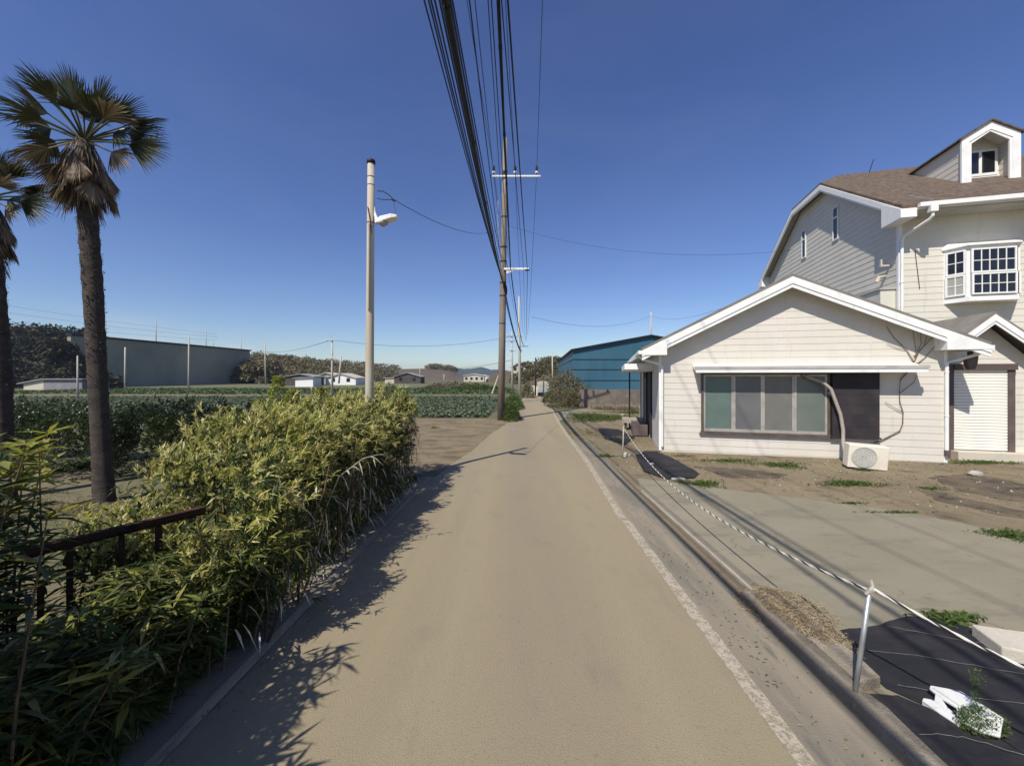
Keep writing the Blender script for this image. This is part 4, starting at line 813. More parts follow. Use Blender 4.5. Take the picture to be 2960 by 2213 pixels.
# far left hedge of dark shrubs
for i, (x0, x1, y0, y1, z1) in enumerate(((-15.5, -12.6, 8.6, 11.2, 1.30), (-13.0, -10.4, 8.3, 10.6, 1.42), (-10.7, -8.6, 8.1, 10.4, 1.30), (-8.9, -7.2, 8.2, 10.6, 1.42), (-7.5, -5.6, 8.6, 10.8, 1.30))):
    sh = thing('shrub', ['dark glossy shrub behind the cut off palm', 'dark glossy shrub between the two palm trunks', 'dark glossy shrub just left of the taller palm trunk', 'dark glossy shrub just right of the taller palm trunk', 'dark glossy shrub behind the left end of the yellow hedge'][i], 'shrub', (0, 0, 0), 0, 'dark shrubs behind the palms')
    n = 2600; ph = RNG.uniform(0, 6.28, n); th_ = np.arccos(RNG.uniform(-.15, 1, n)); s = np.stack([np.cos(ph) * np.sin(th_), np.sin(ph) * np.sin(th_), np.cos(th_)], 1)
    lump = 1 + .12 * np.sin(ph * 5 + i) * np.sin(th_ * 4) + .08 * np.sin(ph * 11 + th_ * 9); c = np.array([(x0 + x1) / 2, (y0 + y1) / 2, .1])
    sg = np.sign(s) * np.abs(s) ** .6
    b = c + sg * np.array([(x1 - x0) / 2, (y1 - y0) / 2, z1 - .1]) * lump[:, None] * (1 - RNG.exponential(.05, n))[:, None]
    B, Dr, LN, WD = sprays(b, s + np.array([0, 0, .4]), RNG.uniform(.08, .18, n), 6, .065, .021)
    leaf_mesh('foliage', B, Dr, LN, WD, DSHR, sh)
    m = MB()
    for q in range(5): m.tube([(c[0] + q * .1 - .2, c[1], 0), (c[0] + q * .25 - .5, c[1] + (q % 2) * .4, .9)], [.03, .015], 6)
    m.build('stem', STEM, sh)
# dry weeds behind the yellow hedge, spiky vine covered stalks
for i, (px, py, Y) in enumerate(((562, 862, 7.2), (598, 812, 8.4), (630, 842, 8.0), (664, 862, 7.7), (692, 836, 8.5))):
    p = at(px, py, Y); st = thing('vine_covered_stalk', ['leftmost yellow green vine covered stalk above the hedge', 'tallest vine covered stalk above the hedge', 'bright yellow vine covered stalk right of the tallest one', 'thin low vine covered stalk above the hedge', 'rust tinged vine covered stalk nearest the street lamp pole'][i], 'plant', (p.x, p.y, 0), 0, 'vine covered stalks above the hedge')
    m = MB(); m.tube([(0, 0, 0), (.04, 0, p.z * .5), (.0, .02, p.z - .05)], [.02, .015, .006], 6); m.build('stem', STEM, st)
    n = 900; tz = RNG.uniform(0, 1, n) ** .8; rr = (.07 + .20 * (1 - tz) ** .8) * RNG.uniform(.3, 1, n); ph = RNG.uniform(0, 6.28, n)
    b = np.stack([np.cos(ph) * rr + .03 * np.sin(tz * 9), np.sin(ph) * rr, 1.0 + (p.z - 1.0) * tz], 1)
    leaf_mesh('foliage', b, np.stack([np.cos(ph), np.sin(ph), RNG.uniform(-.6, .8, n)], 1), RNG.uniform(.04, .085, n), RNG.uniform(.014, .028, n), VINE, st)
# bamboo clumps near the camera
def bamboo(label, culms, seed, yl, ls=1.0, ws=1.0, mat=None):
    rnd = random.Random(seed); c = thing('bamboo_clump', label, 'bamboo', (0, 0, 0), 0, 'dwarf bamboo clumps')
    B = []; D = []; L = []; Wd = []; T = []
    for (x, y, h, lx_, ly_) in culms:
        p = [Vector((x, y, 0)), Vector((x + lx_ * .35, y + ly_ * .35, h * .5)), Vector((x + lx_, y + ly_, h))]
        m = MB(); m.tube(p, [.009, .007, .003], 6); m.build('culm', STEM, c)
        for k in range(13):
            t = .2 + .8 * k / 12; q = p[0].lerp(p[1], t * 2) if t < .5 else p[1].lerp(p[2], t * 2 - 1)
            for s in range(8):
                a = rnd.uniform(0, 6.28); B.append(q); D.append((math.cos(a), math.sin(a), rnd.uniform(-.15, .9))); L.append(rnd.uniform(.14, .28)); Wd.append(rnd.uniform(.012, .022)); T.append(k > 8)
    B = np.array(B); D = np.array(D); L = np.array(L); Wd = np.array(Wd); T = np.array(T) & (RNG.random(len(B)) < yl)
    leaf_mesh('foliage', B[~T], D[~T], L[~T] * ls, Wd[~T] * ws, mat or BAMB, c, fold=.3, droop=.22, curved=True)
    if T.any(): leaf_mesh('young_leaves', B[T], D[T], L[T], Wd[T], BAMBY, c, fold=.3, droop=.1, curved=True)
rb = random.Random(21)
bamboo('tall dwarf bamboo with pale new leaves at the far left, behind the rusty railing', [(-3.95 + rb.uniform(-.4, .3), 2.6 + rb.uniform(-.4, .5), rb.uniform(1.2, 1.75), rb.uniform(-.15, .35), rb.uniform(-.2, .2)) for _ in range(30)], 3, .95, .9, .8)
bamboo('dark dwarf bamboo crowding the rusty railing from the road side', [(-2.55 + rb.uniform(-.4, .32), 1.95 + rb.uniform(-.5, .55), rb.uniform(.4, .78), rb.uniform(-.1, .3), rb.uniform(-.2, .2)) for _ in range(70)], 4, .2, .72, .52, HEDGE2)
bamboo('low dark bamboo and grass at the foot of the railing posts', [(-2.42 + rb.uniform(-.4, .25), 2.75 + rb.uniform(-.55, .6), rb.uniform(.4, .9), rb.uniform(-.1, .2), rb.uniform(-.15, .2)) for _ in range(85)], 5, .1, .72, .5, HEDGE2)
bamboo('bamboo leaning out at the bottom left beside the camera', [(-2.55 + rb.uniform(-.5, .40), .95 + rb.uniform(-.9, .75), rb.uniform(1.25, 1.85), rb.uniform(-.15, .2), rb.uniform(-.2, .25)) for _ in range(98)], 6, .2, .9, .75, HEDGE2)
bamboo('unseen tall bamboo mass beyond the left edge, added for shade', [(-4.6 + rb.uniform(-.7, .7), 1.1 + rb.uniform(-1.1, 1.1), rb.uniform(1.9, 2.5), rb.uniform(-.2, .25), rb.uniform(-.2, .25)) for _ in range(80)], 9, .2)  # out of view; added to shade the foliage at lower left
bamboo('thick bamboo standing left of the camera, its tips just reaching into view', [(-3.3 + rb.uniform(-.6, .6), .7 + rb.uniform(-1.0, .95), rb.uniform(1.5, 2.1), rb.uniform(-.2, .25), rb.uniform(-.2, .25)) for _ in range(60)], 8, .2)  # mostly out of view; placed to shade the bamboo ahead of it
lb = thing('bamboo_clump', 'low yellow green bamboo shoots filling the ground behind the rusty railing', 'bamboo', (0, 0, 0), 0, 'dwarf bamboo clumps')
k = 950; b = np.stack([RNG.uniform(-4.5, -2.75, k), RNG.uniform(3.2, 4.7, k), RNG.uniform(.08, .80, k)], 1); b = b[(b[:, 0] > -1.22 * b[:, 1] + .25) & (b[:, 0] < -.815 * b[:, 1] + .12 + .3 * (b[:, 1] > 3.75))]
leaf_mesh('foliage', *tufts(b, np.array([[.2, 0, 1.]]) + RNG.normal(0, .5, b.shape), 9, .10, .010, .6), BAMB, lb, curved=True, droop=.2)
b2 = b[b[:, 2] > .4]; leaf_mesh('young_lit_shoots', *tufts(b2 + np.array([0, 0, .08]), np.array([[.2, 0, 1.]]) + RNG.normal(0, .4, b2.shape), 9, .085, .009, .55), YOUNG_LIT, lb, curved=True, droop=.12)
# rusty railing
r0, r1 = Vector((-3.62, 2.42, .98)), Vector((-2.86, 3.62, .98)); rd = (r1 - r0).normalized()
rl = thing('railing', 'rusty iron railing half buried in bamboo at the left', 'railing', (r0.x, r0.y, 0), math.atan2(rd.y, rd.x)); Lr = (r1 - r0).length
MB().box(-.5, Lr, -.03, .03, .94, .99).box(-.5, Lr, -.012, .012, .915, .94).build('rail', RUST, rl, bevel=.004)
for u, wd in ((.14, .035), (.44, .016), (.58, .016), (.86, .016), (1.09, .02), (1.33, .024), (-.3, .03)):
    MB().box(u - wd, u + wd, -.02, .02, -.02, .915).build('post' if wd > .02 else 'baluster', RUST, rl, bevel=.003)
# bleached reed leaning out over the lane
rp = [Vector((-2.25, 4.35, 0)), Vector((-2.15, 4.4, .6)), Vector((-1.98, 4.45, 1.05)), Vector((-1.72, 4.5, 1.25)), Vector((-1.55, 4.52, 1.29))]
rd_ = thing('reed', 'bleached dry reed leaning out of the hedge over the lane', 'reed', (0, 0, 0))
m = MB(); m.tube(rp, [.006, .006, .005, .004, .002], 6); m.build('stem', WHITEL, rd_)
B = np.array([rp[2].lerp(rp[3], t) for t in (.1, .3, .5, .6, .8, 1)] + [rp[3].lerp(rp[4], t) for t in (.3, .6, .9, 1)] + [rp[1].lerp(rp[2], .5)] * 2)
leaf_mesh('leaf', B, np.array([(RNG.uniform(.2, 1), RNG.uniform(-.5, .3), RNG.uniform(-.6, .5)) for _ in B]), RNG.uniform(.08, .2, len(B)), RNG.uniform(.006, .011, len(B)), WHITEL, rd_, curved=True, droop=.5)
bm = MB(); bm.tube([(-1.95, 7.0, .4), (-1.93, 7.02, 1.0), (-1.95, 7.02, 1.42)], .009, 6); one('cane', bm, STEM, 'single pale cane standing against the far end of the hedge', 'stick')

# the crop
def crop(name, label, mat, nx, f, ln, wd, per):
    P = []
    for _ in range(nx): P.append(f())
    P = np.repeat(np.array(P), per, 0); n = len(P); ph = RNG.uniform(0, 6.28, n)
    d = np.stack([np.cos(ph), np.sin(ph), RNG.uniform(.25, 1.4, n)], 1)
    return tag(leaf_mesh(name, P + RNG.normal(0, .03, P.shape) * np.array([1, 1, 0]), d, RNG.uniform(*ln, n), RNG.uniform(*wd, n), mat, fold=.35, droop=.15), label, 'crop', kind='stuff')
rc = random.Random(2)
def cab():
    while True:
        y = 23.4 + 24.6 * rc.random() ** 1.5; xr = -.6 + (y - 26) * .03 - .9; x = xr - abs(rc.uniform(0, 1)) ** 1.2 * (38 + (y - 23))
        x = round(x / .55) * .55 + rc.gauss(0, .07)
        if x > xr: continue
        return (x, y, gz(y) + .06)
crop('cabbage_crop', 'blue green cabbage crop in rows between the bare clearing and the path', CROP, 5200, cab, (.13, .26), (.045, .09), 10)
crop('low_crop', 'low green crop in the field beyond the path', CROP2, 2600, lambda: (lambda y: (rc.uniform(-80, .5), y, gz(y) + .03))(rc.uniform(54, 78)), (.25, .5), (.08, .15), 5)

# weeds in the yard
def weeds(label, px, py, rx, ry, n, h, mat=WEED, name='weed_patch', group='weed patches in the yard', w=(.008, .018)):
    c = gp(px, py); rr = random.Random(int(px * 7 + py)); 
    def f():
        a = rr.uniform(0, 6.28); r = min(1.05, abs(rr.gauss(0, .52))) * (1 + .35 * math.sin(3 * a + px) + .2 * math.sin(7 * a + py)); x, y = c.x + math.cos(a) * r * rx, c.y + math.sin(a) * r * ry; return (x, y, gz(y) + .008)
    o = blades(name, int(n * 1.3), f, (h * .3, h), (w[0] * .6, w[1] * .8), mat, None, .7); return tag(o, label, 'weeds', group, 'stuff' if mat is WEEDY else None)
YG = [('green weed patch along the wall below the frosted window', 1690, 1006, .55, .35, 700, .16), ('brownish weed strip below the left end of the window', 1570, 996, .9, .35, 700, .12), ('oval green weed patch on the earth below the air conditioner', 1838, 1046, .62, .22, 900, .15), ('green weed patch at the corner of the apron and the black sheet', 1520, 1046, .42, .24, 700, .14), ('tuft of weeds against the front of the air conditioner', 1865, 1016, .18, .08, 260, .12), ('small sparse weed tuft right of the oval patch', 2010, 1056, .28, .12, 160, .10), ('weed strip below the roller shutter step', 2120, 1000, 1.0, .25, 800, .14), ('weed tuft at the far right edge of the apron', 2180, 1158, .32, .22, 500, .14), ('thin weed line along the top edge of the apron', 1940, 1108, .6, .05, 170, .09), ('small weed tuft on the apron edge below the dark shutter box', 1840, 1088, .3, .04, 120, .08), ('weed tuft beside the far stake of the rope', 1310, 986, .3, .25, 260, .14), ('weed patch between the near black sheet and the pale slab', 2055, 1340, .26, .10, 520, .13)]
for a in YG: weeds(*a)
weeds('large yellow green weed patch left of the side entrance', 1290, 903, 2.1, 2.2, 3200, .55, w=(.012, .025)); weeds('second rough weed patch in front of the block wall', 1370, 892, 2.0, 1.0, 900, .4, w=(.015, .03))
weeds('dry grass strip beside the gutter', 1275, 935, .5, 2.2, 500, .16, WEEDY); weeds('yellow weed tuft on the bare clearing beside the hedge end', 938, 925, .22, .2, 140, .3, BAMBY)
weeds('dry tufts around the far black sheet', 1330, 945, 1.0, 1.2, 420, .14, WEEDY); weeds('dry brown grass below the wall corner', 1470, 985, .6, .3, 260, .12, WEEDY)
weeds('dry grass mat around the foot of the palms', 150, 1100, 2.4, 1.2, 1500, .12, WEEDY); weeds('tuft of grey green weeds left of the palm foot', 185, 1010, .8, .5, 800, .35, DSHR, w=(.01, .02))
weeds('flattened dry grass behind the railing', 330, 1200, .8, .6, 600, .16, WEEDY)
rl_ = random.Random(12)
def spot():
    while True:
        x, y = rl_.uniform(2.5, 16), rl_.uniform(3, 16)
        q = (Vector((x, y, 0)) - A0); u, v = q.dot(TV), q.dot(NV)
        edge = 8.3 - .42 * (x - 2.7) if x < 6.6 else 6.6 - .45 * (x - 6.6)
        if y < edge + rl_.gauss(0, .12) or (v > -.05 and -.1 < u) : continue
        return (x, y, gz(y) + .008)
tag(blades('yard_litter', 2600, spot, (.03, .09), (.004, .010), WEEDY, None, 1.6), 'dry leaves and short dead grass strewn over the bare yard', 'litter', kind='stuff')
tag(blades('yard_sprouts', 900, spot, (.03, .08), (.006, .013), WEED, None, .9), 'tiny green sprouts scattered over the bare yard', 'weeds', kind='stuff')
def edge_spot():
    y = rl_.uniform(.8, 22); s = rl_.random()
    x = lx(RE, y) + .12 + abs(rl_.gauss(0, .22)) if s < .6 else lx(LE, y) + abs(rl_.gauss(0, .16)) - .05
    return (x, y, gz(y) + .014)
tag(blades('lane_litter', 1500, edge_spot, (.015, .05), (.003, .008), WEEDY, None, 2.0), 'dead leaves and grit along both edges of the lane', 'litter', kind='stuff')
pm = MB()
for _ in range(420):
    x, y, z = spot(); s = rl_.uniform(.006, .022); pm.add([(x - s, y, z), (x, y - s, z), (x + s, y, z), (x, y + s, z), (x + s * .2, y, z + s)], [(0, 1, 4), (1, 2, 4), (2, 3, 4), (3, 0, 4)])
tag(pm.build('pebbles', STONE), 'pebbles scattered over the bare yard', 'pebbles', kind='stuff')
# bushes along the lane
def bush(label, c, rx, ry, h, n, mat, lw, name='bush', group='roadside bushes', seed=0, twig=STEM):
    o = thing(name, label, 'bush', c, 0, group); ph = RNG.uniform(0, 6.28, n); th_ = np.arccos(RNG.uniform(-.1, 1, n)); s = np.stack([np.cos(ph) * np.sin(th_), np.sin(ph) * np.sin(th_), np.cos(th_)], 1)
    lump = 1 + .16 * np.sin(ph * 4 + seed) * np.sin(th_ * 5) + .1 * np.sin(ph * 9 + th_ * 7 + seed)
    b = s * np.array([rx, ry, h]) * lump[:, None] * (1 - RNG.exponential(.13, n))[:, None]
    leaf_mesh('foliage', b, s + RNG.normal(0, .5, s.shape) + np.array([0, 0, .3]), RNG.uniform(.7, 1.3, n) * lw[0], RNG.uniform(.7, 1.3, n) * lw[1], mat, o)
    m = MB(); rr = random.Random(seed)
    for k in range(6): m.tube([(rr.uniform(-.1, .1) * rx, rr.uniform(-.1, .1) * ry, 0), (rr.uniform(-.6, .6) * rx, rr.uniform(-.5, .5) * ry, h * rr.uniform(.6, .95))], [.035, .012], 5)
    m.build('branch', twig, o); return o
bush('green leafy bush against the foot of the brown utility pole', at(1104, 914, 22.2), .5, 1.3, 1.15, 2600, WEED, (.13, .03), seed=1)
bush('low dark green bush on the left verge before the second pole', at(1110, 880, 31), .7, 3.0, .95, 2200, WEED, (.15, .035), seed=2)
bush('brown twiggy bush at the right bend of the lane', at(1216, 886, 32), 1.3, 2.2, 2.0, 3200, BRUSH, (.22, .03), seed=3)
bush('second brown bush in front of the block wall', at(1262, 880, 33), 1.5, 1.2, 1.7, 2600, BRUSH, (.22, .03), seed=4)
bush('green and yellow shrub on the right verge near the truck', at(1186, 874, 38), .7, 1.3, 1.1, 1500, WEED, (.16, .04), seed=5)
bush('brown bush beside the left wheel of the truck', at(1140, 857, 46), .7, 1.5, 1.5, 1400, BRUSH, (.22, .04), seed=6)
bush('tall olive bush behind the right bend', at(1222, 862, 46), 2.2, 2.2, 3.0, 2600, BRUSH, (.32, .06), seed=7)
bush('long dark bush out in the fields', at(990, 846, 78), 8, 2.0, 1.7, 2600, BRUSH, (.45, .1), seed=8)
bush('long low green bank in the field beyond the crop', at(1040, 845, 72), 5, 1.5, 1.0, 1600, WEED, (.4, .1), seed=9)
tag(blades('dry_reeds', 2600, lambda: (lambda u: (6.2 + u * 4.6 + rnd.uniform(-.3, .3), 29.7 - u * 1.0 + rnd.uniform(-.8, .25), -.33))(rnd.random()), (.35, 1.0), (.01, .02), DRYG, None, .28), 'pale dry grass standing in front of the block wall', 'dry grass', kind='stuff')

# distant woods on the slopes
def wood(name, label, mat, n, f, hgt, lw, tall=1.0, clumps=60):
    B = []; S = []
    for _ in range(clumps):
        c, r = f(); m = n // clumps; ph = RNG.uniform(0, 6.28, m); th_ = np.arccos(RNG.uniform(-.35, 1, m)); s = np.stack([np.cos(ph) * np.sin(th_), np.sin(ph) * np.sin(th_), np.cos(th_)], 1)
        rr_ = np.array([r, r, r * hgt]) * (1 + .15 * np.sin(ph * 5 + th_ * 6))[:, None] * (1 - RNG.exponential(.1, m))[:, None]; B.append(np.array(c) + s * rr_); S.append(s)
    B = np.concatenate(B); S = np.concatenate(S); k = len(B)
    o = leaf_mesh(name, B, S + RNG.normal(0, .6, S.shape), RNG.uniform(.6, 1.4, k) * lw, RNG.uniform(.6, 1.4, k) * lw * .4, mat)
    return tag(o, label, 'wood', kind='stuff')
rw_ = random.Random(4)
def hz_(cols, px, t):
    for a, b in zip(cols, cols[1:]):
        if px <= b[0]:
            u = (px - a[0]) / (b[0] - a[0]); y0, y1, py = [a[i] + (b[i] - a[i]) * u for i in (1, 2, 3)]; break
    y = y0 + (y1 - y0) * t; zt = H + (CY - py) / F * y1; return ((px - CX) / F * y, y, -.4 + (zt + .4) * math.sin(t * math.pi / 2) ** 1.15)
def on_hill(cols, p0, p1, t0, t1, r0_, r1_):
    def f():
        x, y, z = hz_(cols, rw_.uniform(p0, p1), rw_.uniform(t0, t1)); r = rw_.uniform(r0_, r1_); return (x, y, z + r * .35), r
    return f
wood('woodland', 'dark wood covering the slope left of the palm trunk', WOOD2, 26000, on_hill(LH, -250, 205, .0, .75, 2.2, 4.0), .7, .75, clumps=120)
def near_wall():
    px = rw_.uniform(110, 232); Y = rw_.uniform(76, 82); top = 8.5 * max(.1, 1 - max(0, px - 130) / 80); r = rw_.uniform(1.3, 2.3)
    return ((px - CX) / F * Y, Y, rw_.uniform(0, top)), r
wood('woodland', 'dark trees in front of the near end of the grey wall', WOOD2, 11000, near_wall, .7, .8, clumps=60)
def far_wall():
    px = rw_.uniform(500, 590); Y = rw_.uniform(126, 138); r = rw_.uniform(1.8, 3.0); return ((px - CX) / F * Y, Y, rw_.uniform(0, 6.5 if px > 520 else 3)), r
wood('woodland', 'olive trees in front of the far end of the grey wall', WOOD1, 9000, far_wall, .7, .85, clumps=46)
wood('woodland', 'brown and green wood on the slope right of the grey wall', WOOD1, 34000, on_hill(LH, 530, 858, .0, 1.0, 2.4, 4.2), .75, .85, clumps=190)
wood('woodland', 'low scrub along the hill crest at the far left', WOOD1, 4000, on_hill(LH, -200, 150, .8, 1.02, 1.0, 2.0), .7, .6, clumps=60)
wood('woodland', 'dark trees on the end of the bare brown slope', WOOD1, 3000, on_hill([(840, 190, 262, 803), (870, 195, 275, 797), (930, 205, 285, 796), (975, 215, 285, 800), (990, 220, 280, 808), (1012, 225, 270, 813)], 915, 985, .75, 1.0, 2.2, 3.4), .7, .9, clumps=26)
wood('woodland', 'brown wood on the hill between the second pole and the blue shed', BRUSH, 26000, on_hill(RH, 1118, 1440, .0, 1.0, 1.8, 3.2), .5, .7, clumps=150)

# ================================================================ buildings further off
# blue shed
A1 = Vector((7.86, 50, -.35)); fx = Vector((1, 0, 0)); bx_ = Vector((.07, .9975, 0))
bl = thing('blue_shed', 'large blue metal clad shed behind the block wall', 'shed', A1)
eh, ah, hwid, dep = 5.85, 7.65, 9.95, 40
wl = MB(); pr_ = [(0, 0, -.2), (2 * hwid, 0, -.2), (2 * hwid, 0, eh), (hwid, 0, ah), (0, 0, eh)]; wl.prism(pr_, bx_ * dep)
wl.build('wall', BLUE, bl)
sm = MB()
for z in (.55, 1.95, 3.35, 4.65):
    sm.box(0, 2 * hwid, -.05, -.004, z, z + .07); sm.prism([(-.05, 0, z), (-.05, 0, z + .07), (-.004, 0, z + .07), (-.004, 0, z)], bx_ * dep)
sm.build('cladding_seam', BLACKM, bl)
rf = MB()
for ua, wa, ub, wb in ((-.3, eh - .06, hwid, ah), (hwid, ah, 2 * hwid + .3, eh - .06)): rf.prism([(ua, -.35, wa + .01), (ub, -.35, wb + .01), (ub, -.35, wb + .2), (ua, -.35, wa + .2)], bx_ * (dep + .7))
rf.build('roof', BLACKM, bl)
MB().prism([(-.15, -.15, -.5), (2 * hwid, -.15, -.5), (2 * hwid, -.15, .42), (-.15, -.15, .42)], (0, .14, 0)).build('plinth', PALEC, bl)
MB().tube([(.05 + .0, -.6, -.3), (.05, -.6, 2.3)], .12, 10).build('post', GALV, bl)
# block wall
bw = MB(); bw.prism([(5.4, 31.2, -.5), (16, 28.8, -.5), (16, 28.8, 1.28), (10, 30.1, 1.28), (9.98, 30.1, 1.16), (5.4, 31.2, 1.12)], (.05, .18, 0)); one('block_wall', bw, BLOCK, 'weathered brown block wall in front of the blue shed', 'wall')
# tall grey wall at the foot of the hill
nw = thing('retaining_wall', 'tall grey green wall along the foot of the hill at the left', 'wall', (-96.5, 84, -.4)); e = Vector((3.6, 52, 0))
MB().prism([(0, 0, 0), (.4, 0, 11.3), (1.2, 0, 11.3), (1.2, 0, 0)], e).build('wall_face', NETW, nw)
cp_ = MB(); cp_.prism([(.2, -.2, 11.32), (1.6, -.2, 11.32), (1.6, -.2, 11.75), (.2, -.2, 11.75)], e * 1.01); cp_.build('coping', BLACKM, nw)
rb_ = MB()
for k in range(1, 3): rb_.prism([(-.06 + .4 * k * .33, 0, 11.3 * k * .33), (.06 + .4 * k * .33, 0, 11.3 * k * .33), (.06 + .4 * k * .33, 0, 11.3 * k * .33 + .22), (-.06 + .4 * k * .33, 0, 11.3 * k * .33 + .22)], e)
rb_.build('ledge', NETW, nw)
# small buildings on the far fields
def hut(label, px, pyb, Y, w, d, h, rh, wallm, roofm, name='farm_building', rz=0, group='small buildings on the fields', shed=False, win=0):
    b = at(px, pyb, Y); b.z = gz(Y); o = thing(name, label, 'building', b, rz, group)
    MB().box(-w / 2, w / 2, 0, d, 0, h).build('wall', wallm, o)
    r = MB()
    if shed: r.prism([(-w / 2 - .4, -.4, h), (w / 2 + .4, -.4, h + rh), (w / 2 + .4, -.4, h + rh + .15), (-w / 2 - .4, -.4, h + .15)], (0, d + .8, 0)); MB().prism([(-w / 2, 0.01, h), (w / 2, .01, h), (w / 2, .01, h + rh)], (0, d - .02, 0)).build('gable', wallm, o)
    else: r.prism([(-w / 2 - .3, -.4, h), (0, -.4, h + rh), (w / 2 + .3, -.4, h), (w / 2 + .3, -.4, h + .15), (0, -.4, h + rh + .18), (-w / 2 - .3, -.4, h + .15)], (0, d + .8, 0)); MB().prism([(-w / 2, 0.01, h), (w / 2, .01, h), (0, .01, h + rh)], (0, d - .02, 0)).build('gable', wallm, o)
    r.build('roof', roofm, o)
    for k in range(win): MB().box(-w / 2 + w * (k + .5) / win - .5, -w / 2 + w * (k + .5) / win + .5, -.05, -.01, .9, 2.0).build('window', GLASS, o)
    return o
DKW = M('dark_boarding', [(.07, .06, .05), ((.10, .085, .07), 1, .45, .65)], rough=.9); GRW = M('grey_cladding', [(.30, .29, .28), ((.24, .235, .23), .6, .45, .65)], rough=.8); PUR = M('lilac_grey_panel', [(.20, .185, .20), ((.24, .22, .235), .5, .45, .65)], rough=.7)
wsh = thing('farm_building', 'low white walled shed with dark flat roof at the far left', 'building', at(51, 846, 72), 0, 'small buildings on the fields')
w1_, z1_ = 3.7, -.0
MB().prism([(0, 0, 0), (3.7, .0, 0), (3.7, 0, 2.2), (0, 0, 1.5)], (0, 5, 0)).build('wall', PALEC, wsh); MB().box(3.71, 10.8, .02, 5, 0, 2.2).build('side_wall', PUR, wsh)
MB().prism([(-.8, -.4, 1.42), (3.7, -.4, 2.26), (11.3, -.4, 2.26), (11.3, -.4, 2.42), (3.7, -.4, 2.42), (-.8, -.4, 1.58)], (0, 6, 0)).build('roof', GRW, wsh)
hut('small white shed with bright front, left of the field poles', 657, 832, 92, 4.2, 4, 2.0, .25, WHITE, GRW, shed=True)
hut('dark low shed behind the small white shed', 648, 829, 104, 8, 5, 2.3, .7, DKW, GRW)
hut('white roofed low house right of the leaning field pole', 736, 828, 110, 8.5, 7, 1.9, 1.3, WHITE, PALEC, win=2, name='house')
hut('low pale house behind the white roofed house', 705, 826, 122, 7, 6, 2.4, 1.1, GRW, PALEC, name='house')
hut('grey farmhouse with dark front wall below the bare brown slope', 880, 826, 132, 9, 6, 2.2, 1.4, DKW, GRW, win=2, name='house')
hut('long low pale outbuilding beside the grey farmhouse', 850, 824, 136, 6, 4, 1.8, .3, PALEC, PALEC, shed=True)
hut('long white greenhouse below the far mountain', 1024, 822, 170, 9, 6, 2.6, .8, PALEC, WHITE, win=4, name='greenhouse')
hut('second small white greenhouse below the far mountain', 1046, 821, 180, 5, 6, 2.2, .7, WHITE, WHITE, name='greenhouse')
hh = hut('white house on the wooded hill behind the second pole', 1120, 822, 128, 4.6, 5, 1.9, 1.2, PALEC, DKW, win=2, name='house'); hh.location.z = at(1118, 806, 128).z
hh = hut('pale house peeping through the wood on the hill', 1170, 820, 140, 4, 5, 2, .8, WHITE, PALEC, name='house'); hh.location.z = at(1170, 801, 140).z
# roadside wall at the bend and the parked truck
rwal = MB(); rwal.prism([(2.0, 52.5, -.4), (4.1, 51.3, -.4), (4.1, 51.3, .75), (2.0, 52.5, 1.0)], (.1, .15, 0)); one('garden_wall', rwal, PALEC, 'low pale garden wall at the bend left of the truck', 'wall')
tb = Vector((3.92, 48.6, -.35)); tk = thing('parked_truck', 'small truck with rounded cream canvas cover parked at the bend', 'truck', tb, R(-3))
MB().box(-.70, .70, 0, 2.0, .42, .50).build('chassis', BLACKM, tk)
TG = M('grey_truck_paint', [(.33, .38, .42), ((.28, .33, .37), 2, .45, .65)], rough=.4); CANV = M('cream_canvas', [(.50, .45, .34), ((.42, .38, .29), 3, .45, .65)], rough=.9)
MB().box(-.71, .71, -.03, .02, .50, .92).build('tailgate', TG, tk, bevel=.01)
sdb = MB(); sdb.box(-.71, -.67, .02, 2.0, .5, .88).box(.67, .71, .02, 2.0, .5, .88).box(-.7, .7, .02, 2.0, .44, .52); sdb.build('bed', TG, tk)
cv = MB(); arc = [(-.70, .90), (-.70, 1.55), (-.58, 1.78), (-.3, 1.90), (0, 1.93), (.3, 1.90), (.58, 1.78), (.70, 1.55), (.70, .90)]; cv.prism([(x, .03, z) for x, z in arc], (0, 1.9, 0)); cv.build('canvas_cover', CANV, tk)
MB().box(-.5, .5, .012, .028, 1.1, 1.55).build('rear_flap', STONE, tk)
cbm = MB(); cbm.prism([(-.7, 2.02, .42), (-.7, 2.02, 1.75), (-.7, 2.7, 1.75), (-.7, 3.2, 1.1), (-.7, 3.25, .42)], (1.4, 0, 0)); cbm.build('cab', CER, tk, bevel=.04)
for x in (-.62, .62):
    for y in (.45, 2.7):
        MB().tube([(x - .07, y, .27), (x + .07, y, .27)], .27, 18).build('wheel', BLACKM, tk)
    MB().box(x - .06, x + .06, -.05, -.02, .36, .46).build('tail_light', M('red_lens', [(.35, .03, .02)], rough=.3), tk)

